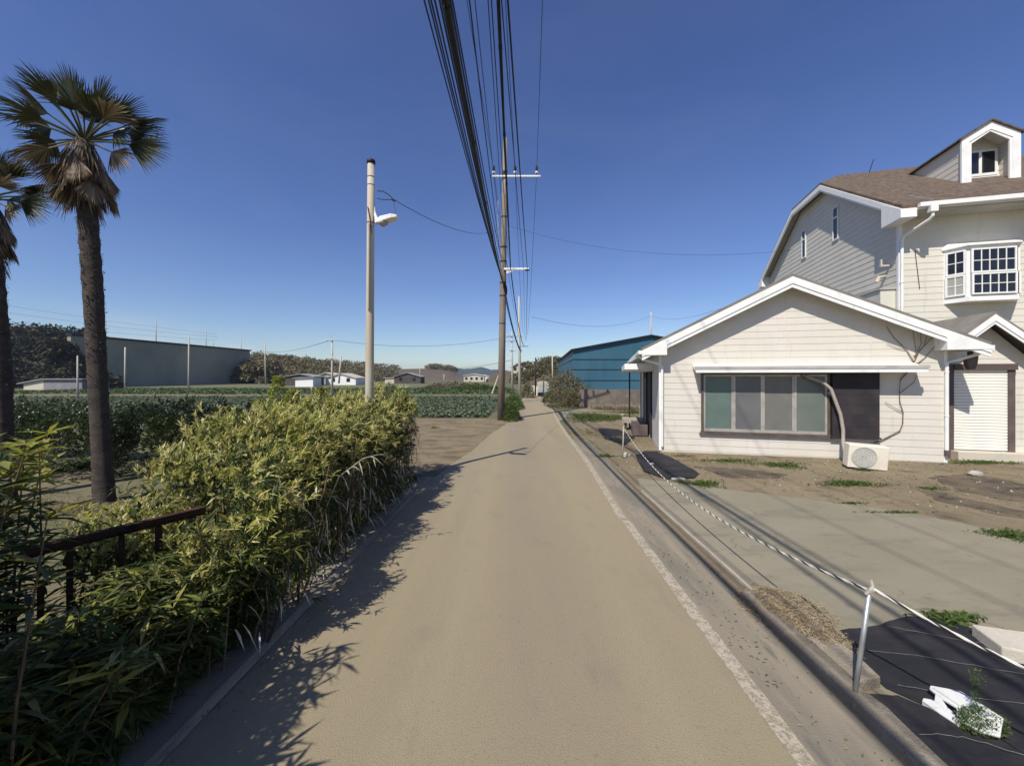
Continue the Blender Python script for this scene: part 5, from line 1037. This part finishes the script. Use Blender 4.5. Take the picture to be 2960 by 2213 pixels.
# ================================================================ small things in the yard
ac = thing('air_conditioner', 'tilted cream air conditioner outdoor unit standing on the bare earth below the window', 'air conditioner', (7.93, 9.2, .02), R(-19)); ac.rotation_euler = (R(4), R(3), R(-19))
MB().box(0, .76, 0, .27, .03, .58).build('casing', ACMAT, ac, bevel=.018)
m = MB(); cxx, czz = .30, .30
for r_ in (.06, .11, .16, .205, .235): 
    m.tube([(cxx + math.cos(a) * r_, -.012, czz + math.sin(a) * r_) for a in np.linspace(0, 2 * math.pi, 33)], .006, 5, cap=False)
for a in np.linspace(0, 2 * math.pi, 13)[:-1]: m.tube([(cxx, -.01, czz), (cxx + math.cos(a) * .235, -.01, czz + math.sin(a) * .235)], .004, 4)
m.build('fan_grille', GRILL, ac)
MB().prism([(cxx + math.cos(a) * .25, -.005, czz + math.sin(a) * .245) for a in np.linspace(0, 2 * math.pi, 33)[:-1]], (0, .012, 0)).build('fan_opening', GRILL, ac)
MB().box(.06, .18, .05, .24, 0, .03).box(.58, .7, .05, .24, 0, .03).build('foot', BLACKM, ac)
pq = lambda u, v, w: A0 + TV * u + NV * v + Vector((0, 0, w))
pi_ = MB(); pi_.tube([pq(3.62, -.10, 2.24), pq(3.75, -.16, 2.16), pq(4.05, -.24, 2.02), pq(4.20, -.27, 1.86), pq(4.28, -.28, 1.6), pq(4.40, -.30, 1.2), pq(4.45, -.32, .8), pq(4.42, -.38, .45), pq(4.35, -.6, .28), pq(4.2, -.95, .2)], .042, 10)
one('refrigerant_pipe', pi_, PIPE, 'bent taped pipe running from under the hood down to the air conditioner', 'pipe', smooth=True)
# bare climbing branches on the wall
vn = MB(); rr = random.Random(9)
def vp(px, py, v=-.05): 
    r_ = (px - CX) / F; u = (r_ * (A0.y + v * NV.y) - (A0.x + v * NV.x)) / (TV.x - r_ * TV.y); q = A0 + TV * u + NV * v; q.z = H + (CY - py) / F * q.y; return q
for ch in ([(1883, 960), (1915, 945), (1944, 930), (1950, 915), (1951, 890), (1944, 868), (1943, 845), (1945, 820)], [(1943, 850), (1958, 838), (1975, 825), (1980, 810)], [(1945, 820), (1972, 792), (1973, 780), (1958, 755), (1932, 730), (1915, 705)], [(1973, 785), (1985, 760), (2008, 735), (2030, 715)], [(1972, 790), (1980, 765), (1976, 740), (1972, 712)], [(1974, 770), (1996, 748), (2002, 725)], [(1958, 755), (1940, 752), (1915, 742)], [(1976, 790), (1998, 772), (2016, 752), (2034, 735)], [(1980, 764), (1990, 742), (1988, 716)], [(1951, 890), (1930, 880), (1912, 868)]):
    big = ch[0][1] == 820 or ch[0][1] == 960; vn.tube([vp(x, y, -.05 if y > 805 else -.04) for x, y in ch], [(.014 if big else .009) * (1 - .6 * i / len(ch)) for i in range(len(ch))], 5)
one('bare_climber', vn, STEM, 'leafless climbing branches on the wall at the right end of the hood', 'climber')
# stakes and rope
def stake(label, b, t, r_, mat=GALV):
    m = MB(); m.tube([b + Vector((0, 0, -.05)), b.lerp(t, .93)], r_, 10); o = thing('stake', label, 'stake', b, 0, 'stakes holding the rope')
    m2 = MB(); m2.tube([Vector((0, 0, -.05)), (t - b) * .97], r_, 10); m2.build('post', mat, o, smooth=True)
    k = MB(); d = t - b; k.tube([d * .94 + Vector((-.022, 0, -.015)), d * .965 + Vector((-.004, -.014, .004)), d * .985 + Vector((.012, -.006, .004)), d + Vector((.010, .004, .03))], [.011, .013, .010, .006], 8); k.tube([d * .925 + Vector((.004, -.014, 0)), d * .95 + Vector((-.012, -.016, .0)), d * .965 + Vector((.018, -.012, -.004))], .008, 6); k.build('rope_knot', STONE, o); return o
s1b, s1t = Vector((2.285, 2.61, 0)), Vector((2.405, 2.61, .80)); s2b, s2t = Vector((2.95, 10.38, 0)), Vector((2.98, 10.38, .88)); s3b, s3t = Vector((3.2, 1.25, 0)), Vector((3.2, 1.25, .72))
stake('near grey steel stake leaning right beside the black sheet', s1b, s1t, .0145); stake('far pale stake beside the far black sheet', s2b, s2t, .016, STONE); stake('stake beyond the lower right corner holding the end of the rope', s3b, s3t, .0145)
def rope(A, B, sag, r_):
    L_ = (B - A).length; n = int(L_ / .012); pts = [A.lerp(B, t) - Vector((0, 0, 4 * sag * t * (1 - t))) for t in np.linspace(0, 1, n)]
    w, k = MB(), MB()
    for s, mb in ((0, w), (1, w), (2, k)):
        ph = s * 2.094; mb.tube([p + Vector((math.cos(ph + i * .42) * r_ * .5, math.sin(ph + i * .42) * r_ * .5 * .3, math.sin(ph + i * .42) * r_ * .5)) for i, p in enumerate(pts)], r_ * (.62 if s < 2 else .74), 5)
    return w, k
RW = M('white_rope', [(.66, .63, .56), ((.56, .53, .46), 30, .45, .65)], rough=.8)
ro = thing('rope', 'black and white twisted rope sagging between the stakes', 'rope', (0, 0, 0))
for A_, B_, s_ in ((s2t + Vector((0, 0, -.05)), s1t + Vector((-.01, 0, -.035)), .43), (s1t + Vector((.01, 0, -.02)), s3t + Vector((0, 0, -.05)), .09)):
    w, k = rope(A_, B_, s_, .0085); w.build('white_strand', RW, ro); k.build('black_strand', CABLE, ro)
# black weed sheets
def mat_sheet(label, poly, z0, seed, lines):
    rr = random.Random(seed); xs_ = [p[0] for p in poly]; ysr = [p[1] for p in poly]; me = bpy.data.meshes.new('weed_sheet'); import bmesh as bm_
    b_ = bm_.new(); vs_ = [b_.verts.new((x, y, 0)) for x, y in poly]; b_.faces.new(vs_)
    for ax, lo, hi in ((0, min(xs_), max(xs_)), (1, min(ysr), max(ysr))):
        c = lo + .09
        while c < hi:
            bm_.ops.bisect_plane(b_, geom=b_.verts[:] + b_.edges[:] + b_.faces[:], plane_co=(c, 0, 0) if ax == 0 else (0, c, 0), plane_no=(1, 0, 0) if ax == 0 else (0, 1, 0)); c += .09
    for v in b_.verts: v.co.z = gz(v.co.y) + z0 + .006 * math.sin(v.co.x * 9 + v.co.y * 4 + seed) + .006 * math.sin(v.co.x * 3 - v.co.y * 13) + .004 * math.sin(v.co.x * 23 + v.co.y * 31) + rr.uniform(0, .006)
    b_.to_mesh(me); b_.free(); me.materials.append(MAT_B); me.polygons.foreach_set('use_smooth', [True] * len(me.polygons))
    o = bpy.data.objects.new('weed_sheet', me); col.objects.link(o); tag(o, label, 'ground sheet', 'black weed sheets')
    for ln_ in lines: 
        pp = [Vector((a[0] + (b[0] - a[0]) * t, a[1] + (b[1] - a[1]) * t, 0)) for a, b in zip(ln_, ln_[1:]) for t in np.linspace(0, 1, 9)[:-1]]
        m = MB(); m.tube([Vector((p.x, p.y + rr.uniform(-.008, .008), gz(p.y) + z0 + .013 + rr.uniform(-.002, .003))) for p in pp], .0014, 5); m.build('thread', THREAD, o)
    return o
mat_sheet('upper near black weed sheet below the pale slab', [(2.62, 3.02), (2.60, 3.26), (2.8, 3.32), (3.2, 3.40), (3.62, 3.53), (3.85, 3.50), (4.1, 3.2), (4.4, 2.9), (4.8, 2.4), (4.8, 1.0), (3.35, 1.0), (3.12, 1.8), (2.93, 2.35), (2.62, 2.72)], .026, 1, [[(2.64, 3.1), (3.2, 3.0), (3.9, 2.75), (4.6, 2.45)], [(3.25, 3.36), (3.7, 3.18), (4.1, 3.05)], [(2.7, 2.72), (3.1, 2.62), (3.7, 2.5), (4.4, 2.32)]])
mat_sheet('lower near black weed sheet along the kerb below the stake', [(2.42, 2.66), (2.64, 2.66), (2.92, 2.33), (3.10, 1.82), (3.3, 1.0), (2.42, 1.0)], .030, 2, [[(2.43, 2.35), (2.7, 2.33), (2.95, 2.2)]])
mat_sheet('far black weed sheet beside the house corner', [tuple(gp(x, y).xy) for x, y in ((1395, 975), (1420, 976), (1470, 1000), (1510, 1024), (1500, 1034), (1440, 1036), (1390, 1020), (1372, 985))], .024, 3, [])
mat_sheet('grey scrap of sheet near the far stake', [tuple(gp(x, y).xy) for x, y in ((1290, 925), (1335, 928), (1372, 945), (1350, 962), (1305, 948))], .022, 4, [])
lg = MB(); lg.prism([(2.395, 2.70, .0), (2.60, 2.74, 0), (2.63, 3.0, 0), (2.56, 3.3, 0), (2.41, 3.35, 0)], (0, 0, .085)); one('concrete_ledge', lg, KERB, 'low broken concrete ledge behind the near stake', 'ledge', bevel=.01)
sl_ = MB(); sl_.prism([(3.77, 2.99, 0), (4.4, 2.72, 0), (4.75, 2.82, 0), (4.55, 3.08, 0), (4.15, 3.18, 0), (3.86, 3.27, 0)], (0, 0, .12)); one('stone_slab', sl_, PALEC, 'pale concrete slab lying at the right edge by the black sheet', 'slab', bevel=.012)
# mound of cut straw on the kerb
mo = thing('straw_heap', 'heap of dry cut straw on the kerb beside the apron', 'heap', (2.55, 3.48, 0))
m = MB(); N1, N2 = 9, 22; rr = random.Random(6)
for i in range(N1):
    for k in range(N2):
        a = k / N2 * 6.283; f = 1 - i / (N1 - 1); m.v.append((math.cos(a) * .31 * f * (1 + .2 * math.sin(3 * a)) + rr.uniform(-.01, .01) + .0, math.sin(a) * .54 * f + rr.uniform(-.01, .01), .17 * (1 - f * f) + rr.uniform(-.012, .012)))
m.f = [(i*N2+k, i*N2+(k+1)%N2, (i+1)*N2+(k+1)%N2, (i+1)*N2+k) for i in range(N1-1) for k in range(N2)]; m.build('mound', CHIP, mo, smooth=True)
n = 7000; a = RNG.uniform(0, 6.28, n); f = np.sqrt(RNG.uniform(0, 1.25, n)); b = np.stack([np.cos(a) * .33 * f * (1 + .2 * np.sin(3 * a)), np.sin(a) * .56 * f, np.maximum(.004, .175 * (1 - f * f)) + RNG.uniform(0, .012, n)], 1)
leaf_mesh('straw', b, np.stack([RNG.normal(0, 1, n), RNG.normal(0, 1, n), RNG.normal(0, .3, n)], 1), RNG.uniform(.02, .065, n), RNG.uniform(.0012, .003, n), STRAW, mo, fold=.2)
# white strip, pebbles
wb = MB(); wb.box(2.435, 2.465, 3.85, 7.35, .0, .032); one('edging_strip', wb, WOODB, 'thin pale edging strip laid along the apron beside the gutter', 'edging', bevel=.004)
def rock(label, p, s, seed):
    rr = random.Random(seed); import bmesh as bm_
    b_ = bm_.new(); bm_.ops.create_icosphere(b_, subdivisions=2, radius=1)
    for v in b_.verts: v.co *= 1 + rr.uniform(-.14, .14)
    for v in b_.verts: v.co = Vector((v.co.x * s[0], v.co.y * s[1], v.co.z * s[2]))
    me = bpy.data.meshes.new('stone'); b_.to_mesh(me); b_.free(); me.materials.append(STONE); o = bpy.data.objects.new('stone', me); col.objects.link(o); o.location = p + Vector((0, 0, s[2] * .6)); return tag(o, label, 'stone', 'pale stones in the yard')
rock('white stone at the foot of the far stake', gp(1353, 986), (.10, .08, .07), 1); rock('flat pale stone at the corner of the far black sheet', gp(1465, 1036), (.16, .08, .03), 2); rock('pale stone below the roller shutter', gp(2108, 1027), (.14, .1, .07), 3)
rock('small pale stone on the far black sheet', gp(1410, 1004) + Vector((0, 0, .01)), (.06, .05, .03), 4); rock('pale stone in the weeds by the canopy posts', gp(1345, 898), (.13, .13, .09), 5); rock('second pale stone by the canopy posts', gp(1366, 925), (.12, .12, .1), 6)
bs = thing('boards_stack', 'stack of pale boards under the far end of the canopy', 'boards', A0 + TV * -.45 + NV * 6.0 + Vector((0, 0, -.1)), RZ)
for k in range(4): MB().box(-.5, .4, -.3 + .01 * k, .4, .22 + k * .05, .265 + k * .05).build('board', WOODB, bs)
MB().box(-.4, -.3, -.2, .3, -.1, .22).box(.2, .3, -.2, .3, -.1, .22).build('trestle', DKW, bs)
# broken white plastic part with a weed growing over it
wp = thing('plastic_part', 'broken white plastic panel with two openings lying on the black sheet', 'plastic panel', (0, 0, .02))
def zq(px, py, z): k = (CY - py) / F; y = (z - .02 - H + .02) / k; y = (z + .02 - H) / k; return Vector(((px - CX) / F * y, y, z))
U = lambda a, b_: ((2600 + a * .18927) / 1.338, (1900 + b_ * .18927) / 1.338)
def pf(pts, zs): return [zq(*U(a, b_), z) for (a, b_), z in zip(pts, zs)]
import bmesh as bm_
La, Lb = zq(*U(345, 650), .02), zq(*U(920, 1040), .02); Ld = (Lb - La).normalized(); Ln = Vector((-Ld.y, Ld.x, 0))
def plate(pts, lift=0):                           # points of the photo laid onto one tilted plate
    out = []
    for a, b_ in pts:
        z = .05
        for _ in range(12): p = zq(*U(a, b_), z); z = .025 + .42 * (p - La).dot(Ln) + lift
        out.append(p)
    return out
m = MB(); dn = (0, 0, -.014)
m.prism(plate([(455, 465), (470, 415), (930, 500), (1180, 650), (1590, 920), (1560, 1060), (1180, 930), (870, 750), (640, 612), (545, 535)]), dn)
m.prism(plate([(545, 535), (640, 612), (735, 752), (700, 800), (530, 650)]), dn)
m.prism(plate([(345, 650), (360, 608), (470, 625), (530, 650), (700, 800), (735, 752), (865, 868), (960, 980), (910, 1035), (620, 850)]), dn)
m.prism(plate([(870, 750), (1180, 930), (1560, 1060), (1540, 1195), (1250, 1120), (960, 980), (865, 868)]), dn)
m.build('panel', PLAST, wp, bevel=.004)
m = MB(); m.prism(plate([(500, 440), (925, 520), (1170, 668), (1560, 930), (1545, 985), (1180, 850), (880, 690)], .012), (0, 0, -.016)); m.build('raised_face', PLAST, wp, bevel=.005)
m = MB(); lo = plate([(345, 650), (620, 850), (910, 1035)]); m.add(lo + [p + Vector((0, 0, -.03)) for p in lo], [(0, 1, 4, 3), (1, 2, 5, 4)]); m.build('rim', PLAST, wp)
c = zq(*U(1230, 1100), 0); wd = thing('weed', 'feathery green weed growing over the white plastic panel', 'weed', (c.x, c.y, .02))
n = 1500; ph = RNG.uniform(0, 6.28, n); r_ = np.sqrt(RNG.random(n)); tz = RNG.random(n)
b = np.stack([np.cos(ph) * r_ * .14, np.sin(ph) * r_ * .08 - .01, .02 + tz * .13 * (1.1 - r_ * .6)], 1)
leaf_mesh('foliage', b, np.stack([RNG.normal(0, 1, n), RNG.normal(0, 1, n), RNG.uniform(-.2, 1.2, n)], 1), RNG.uniform(.012, .034, n), RNG.uniform(.0015, .004, n), WEED, wd)
b = np.stack([RNG.normal(.0, .012, 260), RNG.normal(.02, .012, 260), RNG.uniform(.1, .36, 260)], 1)
leaf_mesh('flower_stalk', b, np.stack([RNG.normal(0, 1, 260), RNG.normal(0, 1, 260), RNG.uniform(.2, 1.2, 260)], 1), RNG.uniform(.015, .03, 260), np.full(260, .002), WEED, wd)
# ================================================================ camera, light, air
cam = bpy.data.cameras.new('camera'); co = bpy.data.objects.new('camera', cam); col.objects.link(co)
co.location = (0, 0, H); co.rotation_euler = (R(90), 0, 0); cam.sensor_width = 36; cam.lens = F / 2212 * 36
cam.shift_y = -(827 - CY) / 2212; cam.clip_start = .05; cam.clip_end = 6000
sc.camera = co
AZ, ELV = R(34.5), R(49)
sd = Vector((math.sin(AZ) * math.cos(ELV), math.cos(AZ) * math.cos(ELV), -math.sin(ELV)))
sun = bpy.data.lights.new('sun', 'SUN'); sun.energy = 5.0; sun.angle = R(.53); sun.color = (1, .955, .87)
so_ = bpy.data.objects.new('sun', sun); col.objects.link(so_); so_.rotation_euler = sd.to_track_quat('-Z', 'Y').to_euler(); so_.location = (-20, -30, 40)
w = bpy.data.worlds.new('World'); sc.world = w; w.use_nodes = True; nt = w.node_tree; bg = nt.nodes['Background']
sk = nt.nodes.new('ShaderNodeTexSky'); sk.sky_type = 'NISHITA'; sk.sun_disc = False
sk.sun_elevation = ELV; sk.sun_rotation = AZ + math.pi; sk.altitude = 0; sk.air_density = 1.0; sk.dust_density = .3; sk.ozone_density = 4.5
bg.inputs[1].default_value = .113
hs_ = nt.nodes.new('ShaderNodeHueSaturation'); hs_.inputs['Saturation'].default_value = 1.12; hs_.inputs['Hue'].default_value = .516; nt.links.new(sk.outputs[0], hs_.inputs['Color']); 
tc = nt.nodes.new('ShaderNodeTexCoord'); sx = nt.nodes.new('ShaderNodeSeparateXYZ'); nt.links.new(tc.outputs['Generated'], sx.inputs[0])
mk = ramp(nt, sx.outputs[2], [(0, (0, 0, 0)), (.015, (.8, .8, .8)), (.05, (1, 1, 1)), (.13, (0, 0, 0))])
cl = ramp(nt, noise(nt, 5.0, detail=7, rough=.55, coord='Generated', stretch=(1, 1, 4.5)), [(.52, (0, 0, 0)), (.74, (1, 1, 1))])
am = nt.nodes.new('ShaderNodeMath'); am.operation = 'MULTIPLY'; nt.links.new(mk, am.inputs[0]); nt.links.new(cl, am.inputs[1])
wf = ramp(nt, noise(nt, 2.2, detail=8, rough=.6, coord='Generated', stretch=(1, 1, 2.5), dist=.6), [(.40, (0, 0, 0)), (.8, (.035, .035, .035))])
a2 = nt.nodes.new('ShaderNodeMath'); a2.operation = 'MULTIPLY_ADD'; a2.inputs[1].default_value = .42; nt.links.new(am.outputs[0], a2.inputs[0]); nt.links.new(wf, a2.inputs[2])
nt.links.new(mixc(nt, a2.outputs[0], hs_.outputs[0], (6.2, 6.3, 6.9)), bg.inputs[0])
hz = MB().box(-1950, 1950, -90, 1800, -3, 46)
hm = bpy.data.materials.new('haze'); hm.use_nodes = True; hn = hm.node_tree; hn.nodes.remove(hn.nodes['Principled BSDF'])
pv = hn.nodes.new('ShaderNodeVolumePrincipled'); pv.inputs['Color'].default_value = (.60, .74, 1, 1); pv.inputs['Density'].default_value = .00024; pv.inputs['Anisotropy'].default_value = .2
hn.links.new(pv.outputs[0], hn.nodes['Material Output'].inputs['Volume'])
hzo = hz.build('haze', hm); hzo['kind'] = 'stuff'
vs = sc.view_settings; vs.view_transform = 'Standard'; vs.look = 'None'; vs.exposure = .08; vs.gamma = 1
sc.cycles.max_bounces = 6; sc.cycles.transparent_max_bounces = 4; sc.cycles.volume_bounces = 0; sc.cycles.use_denoising = True
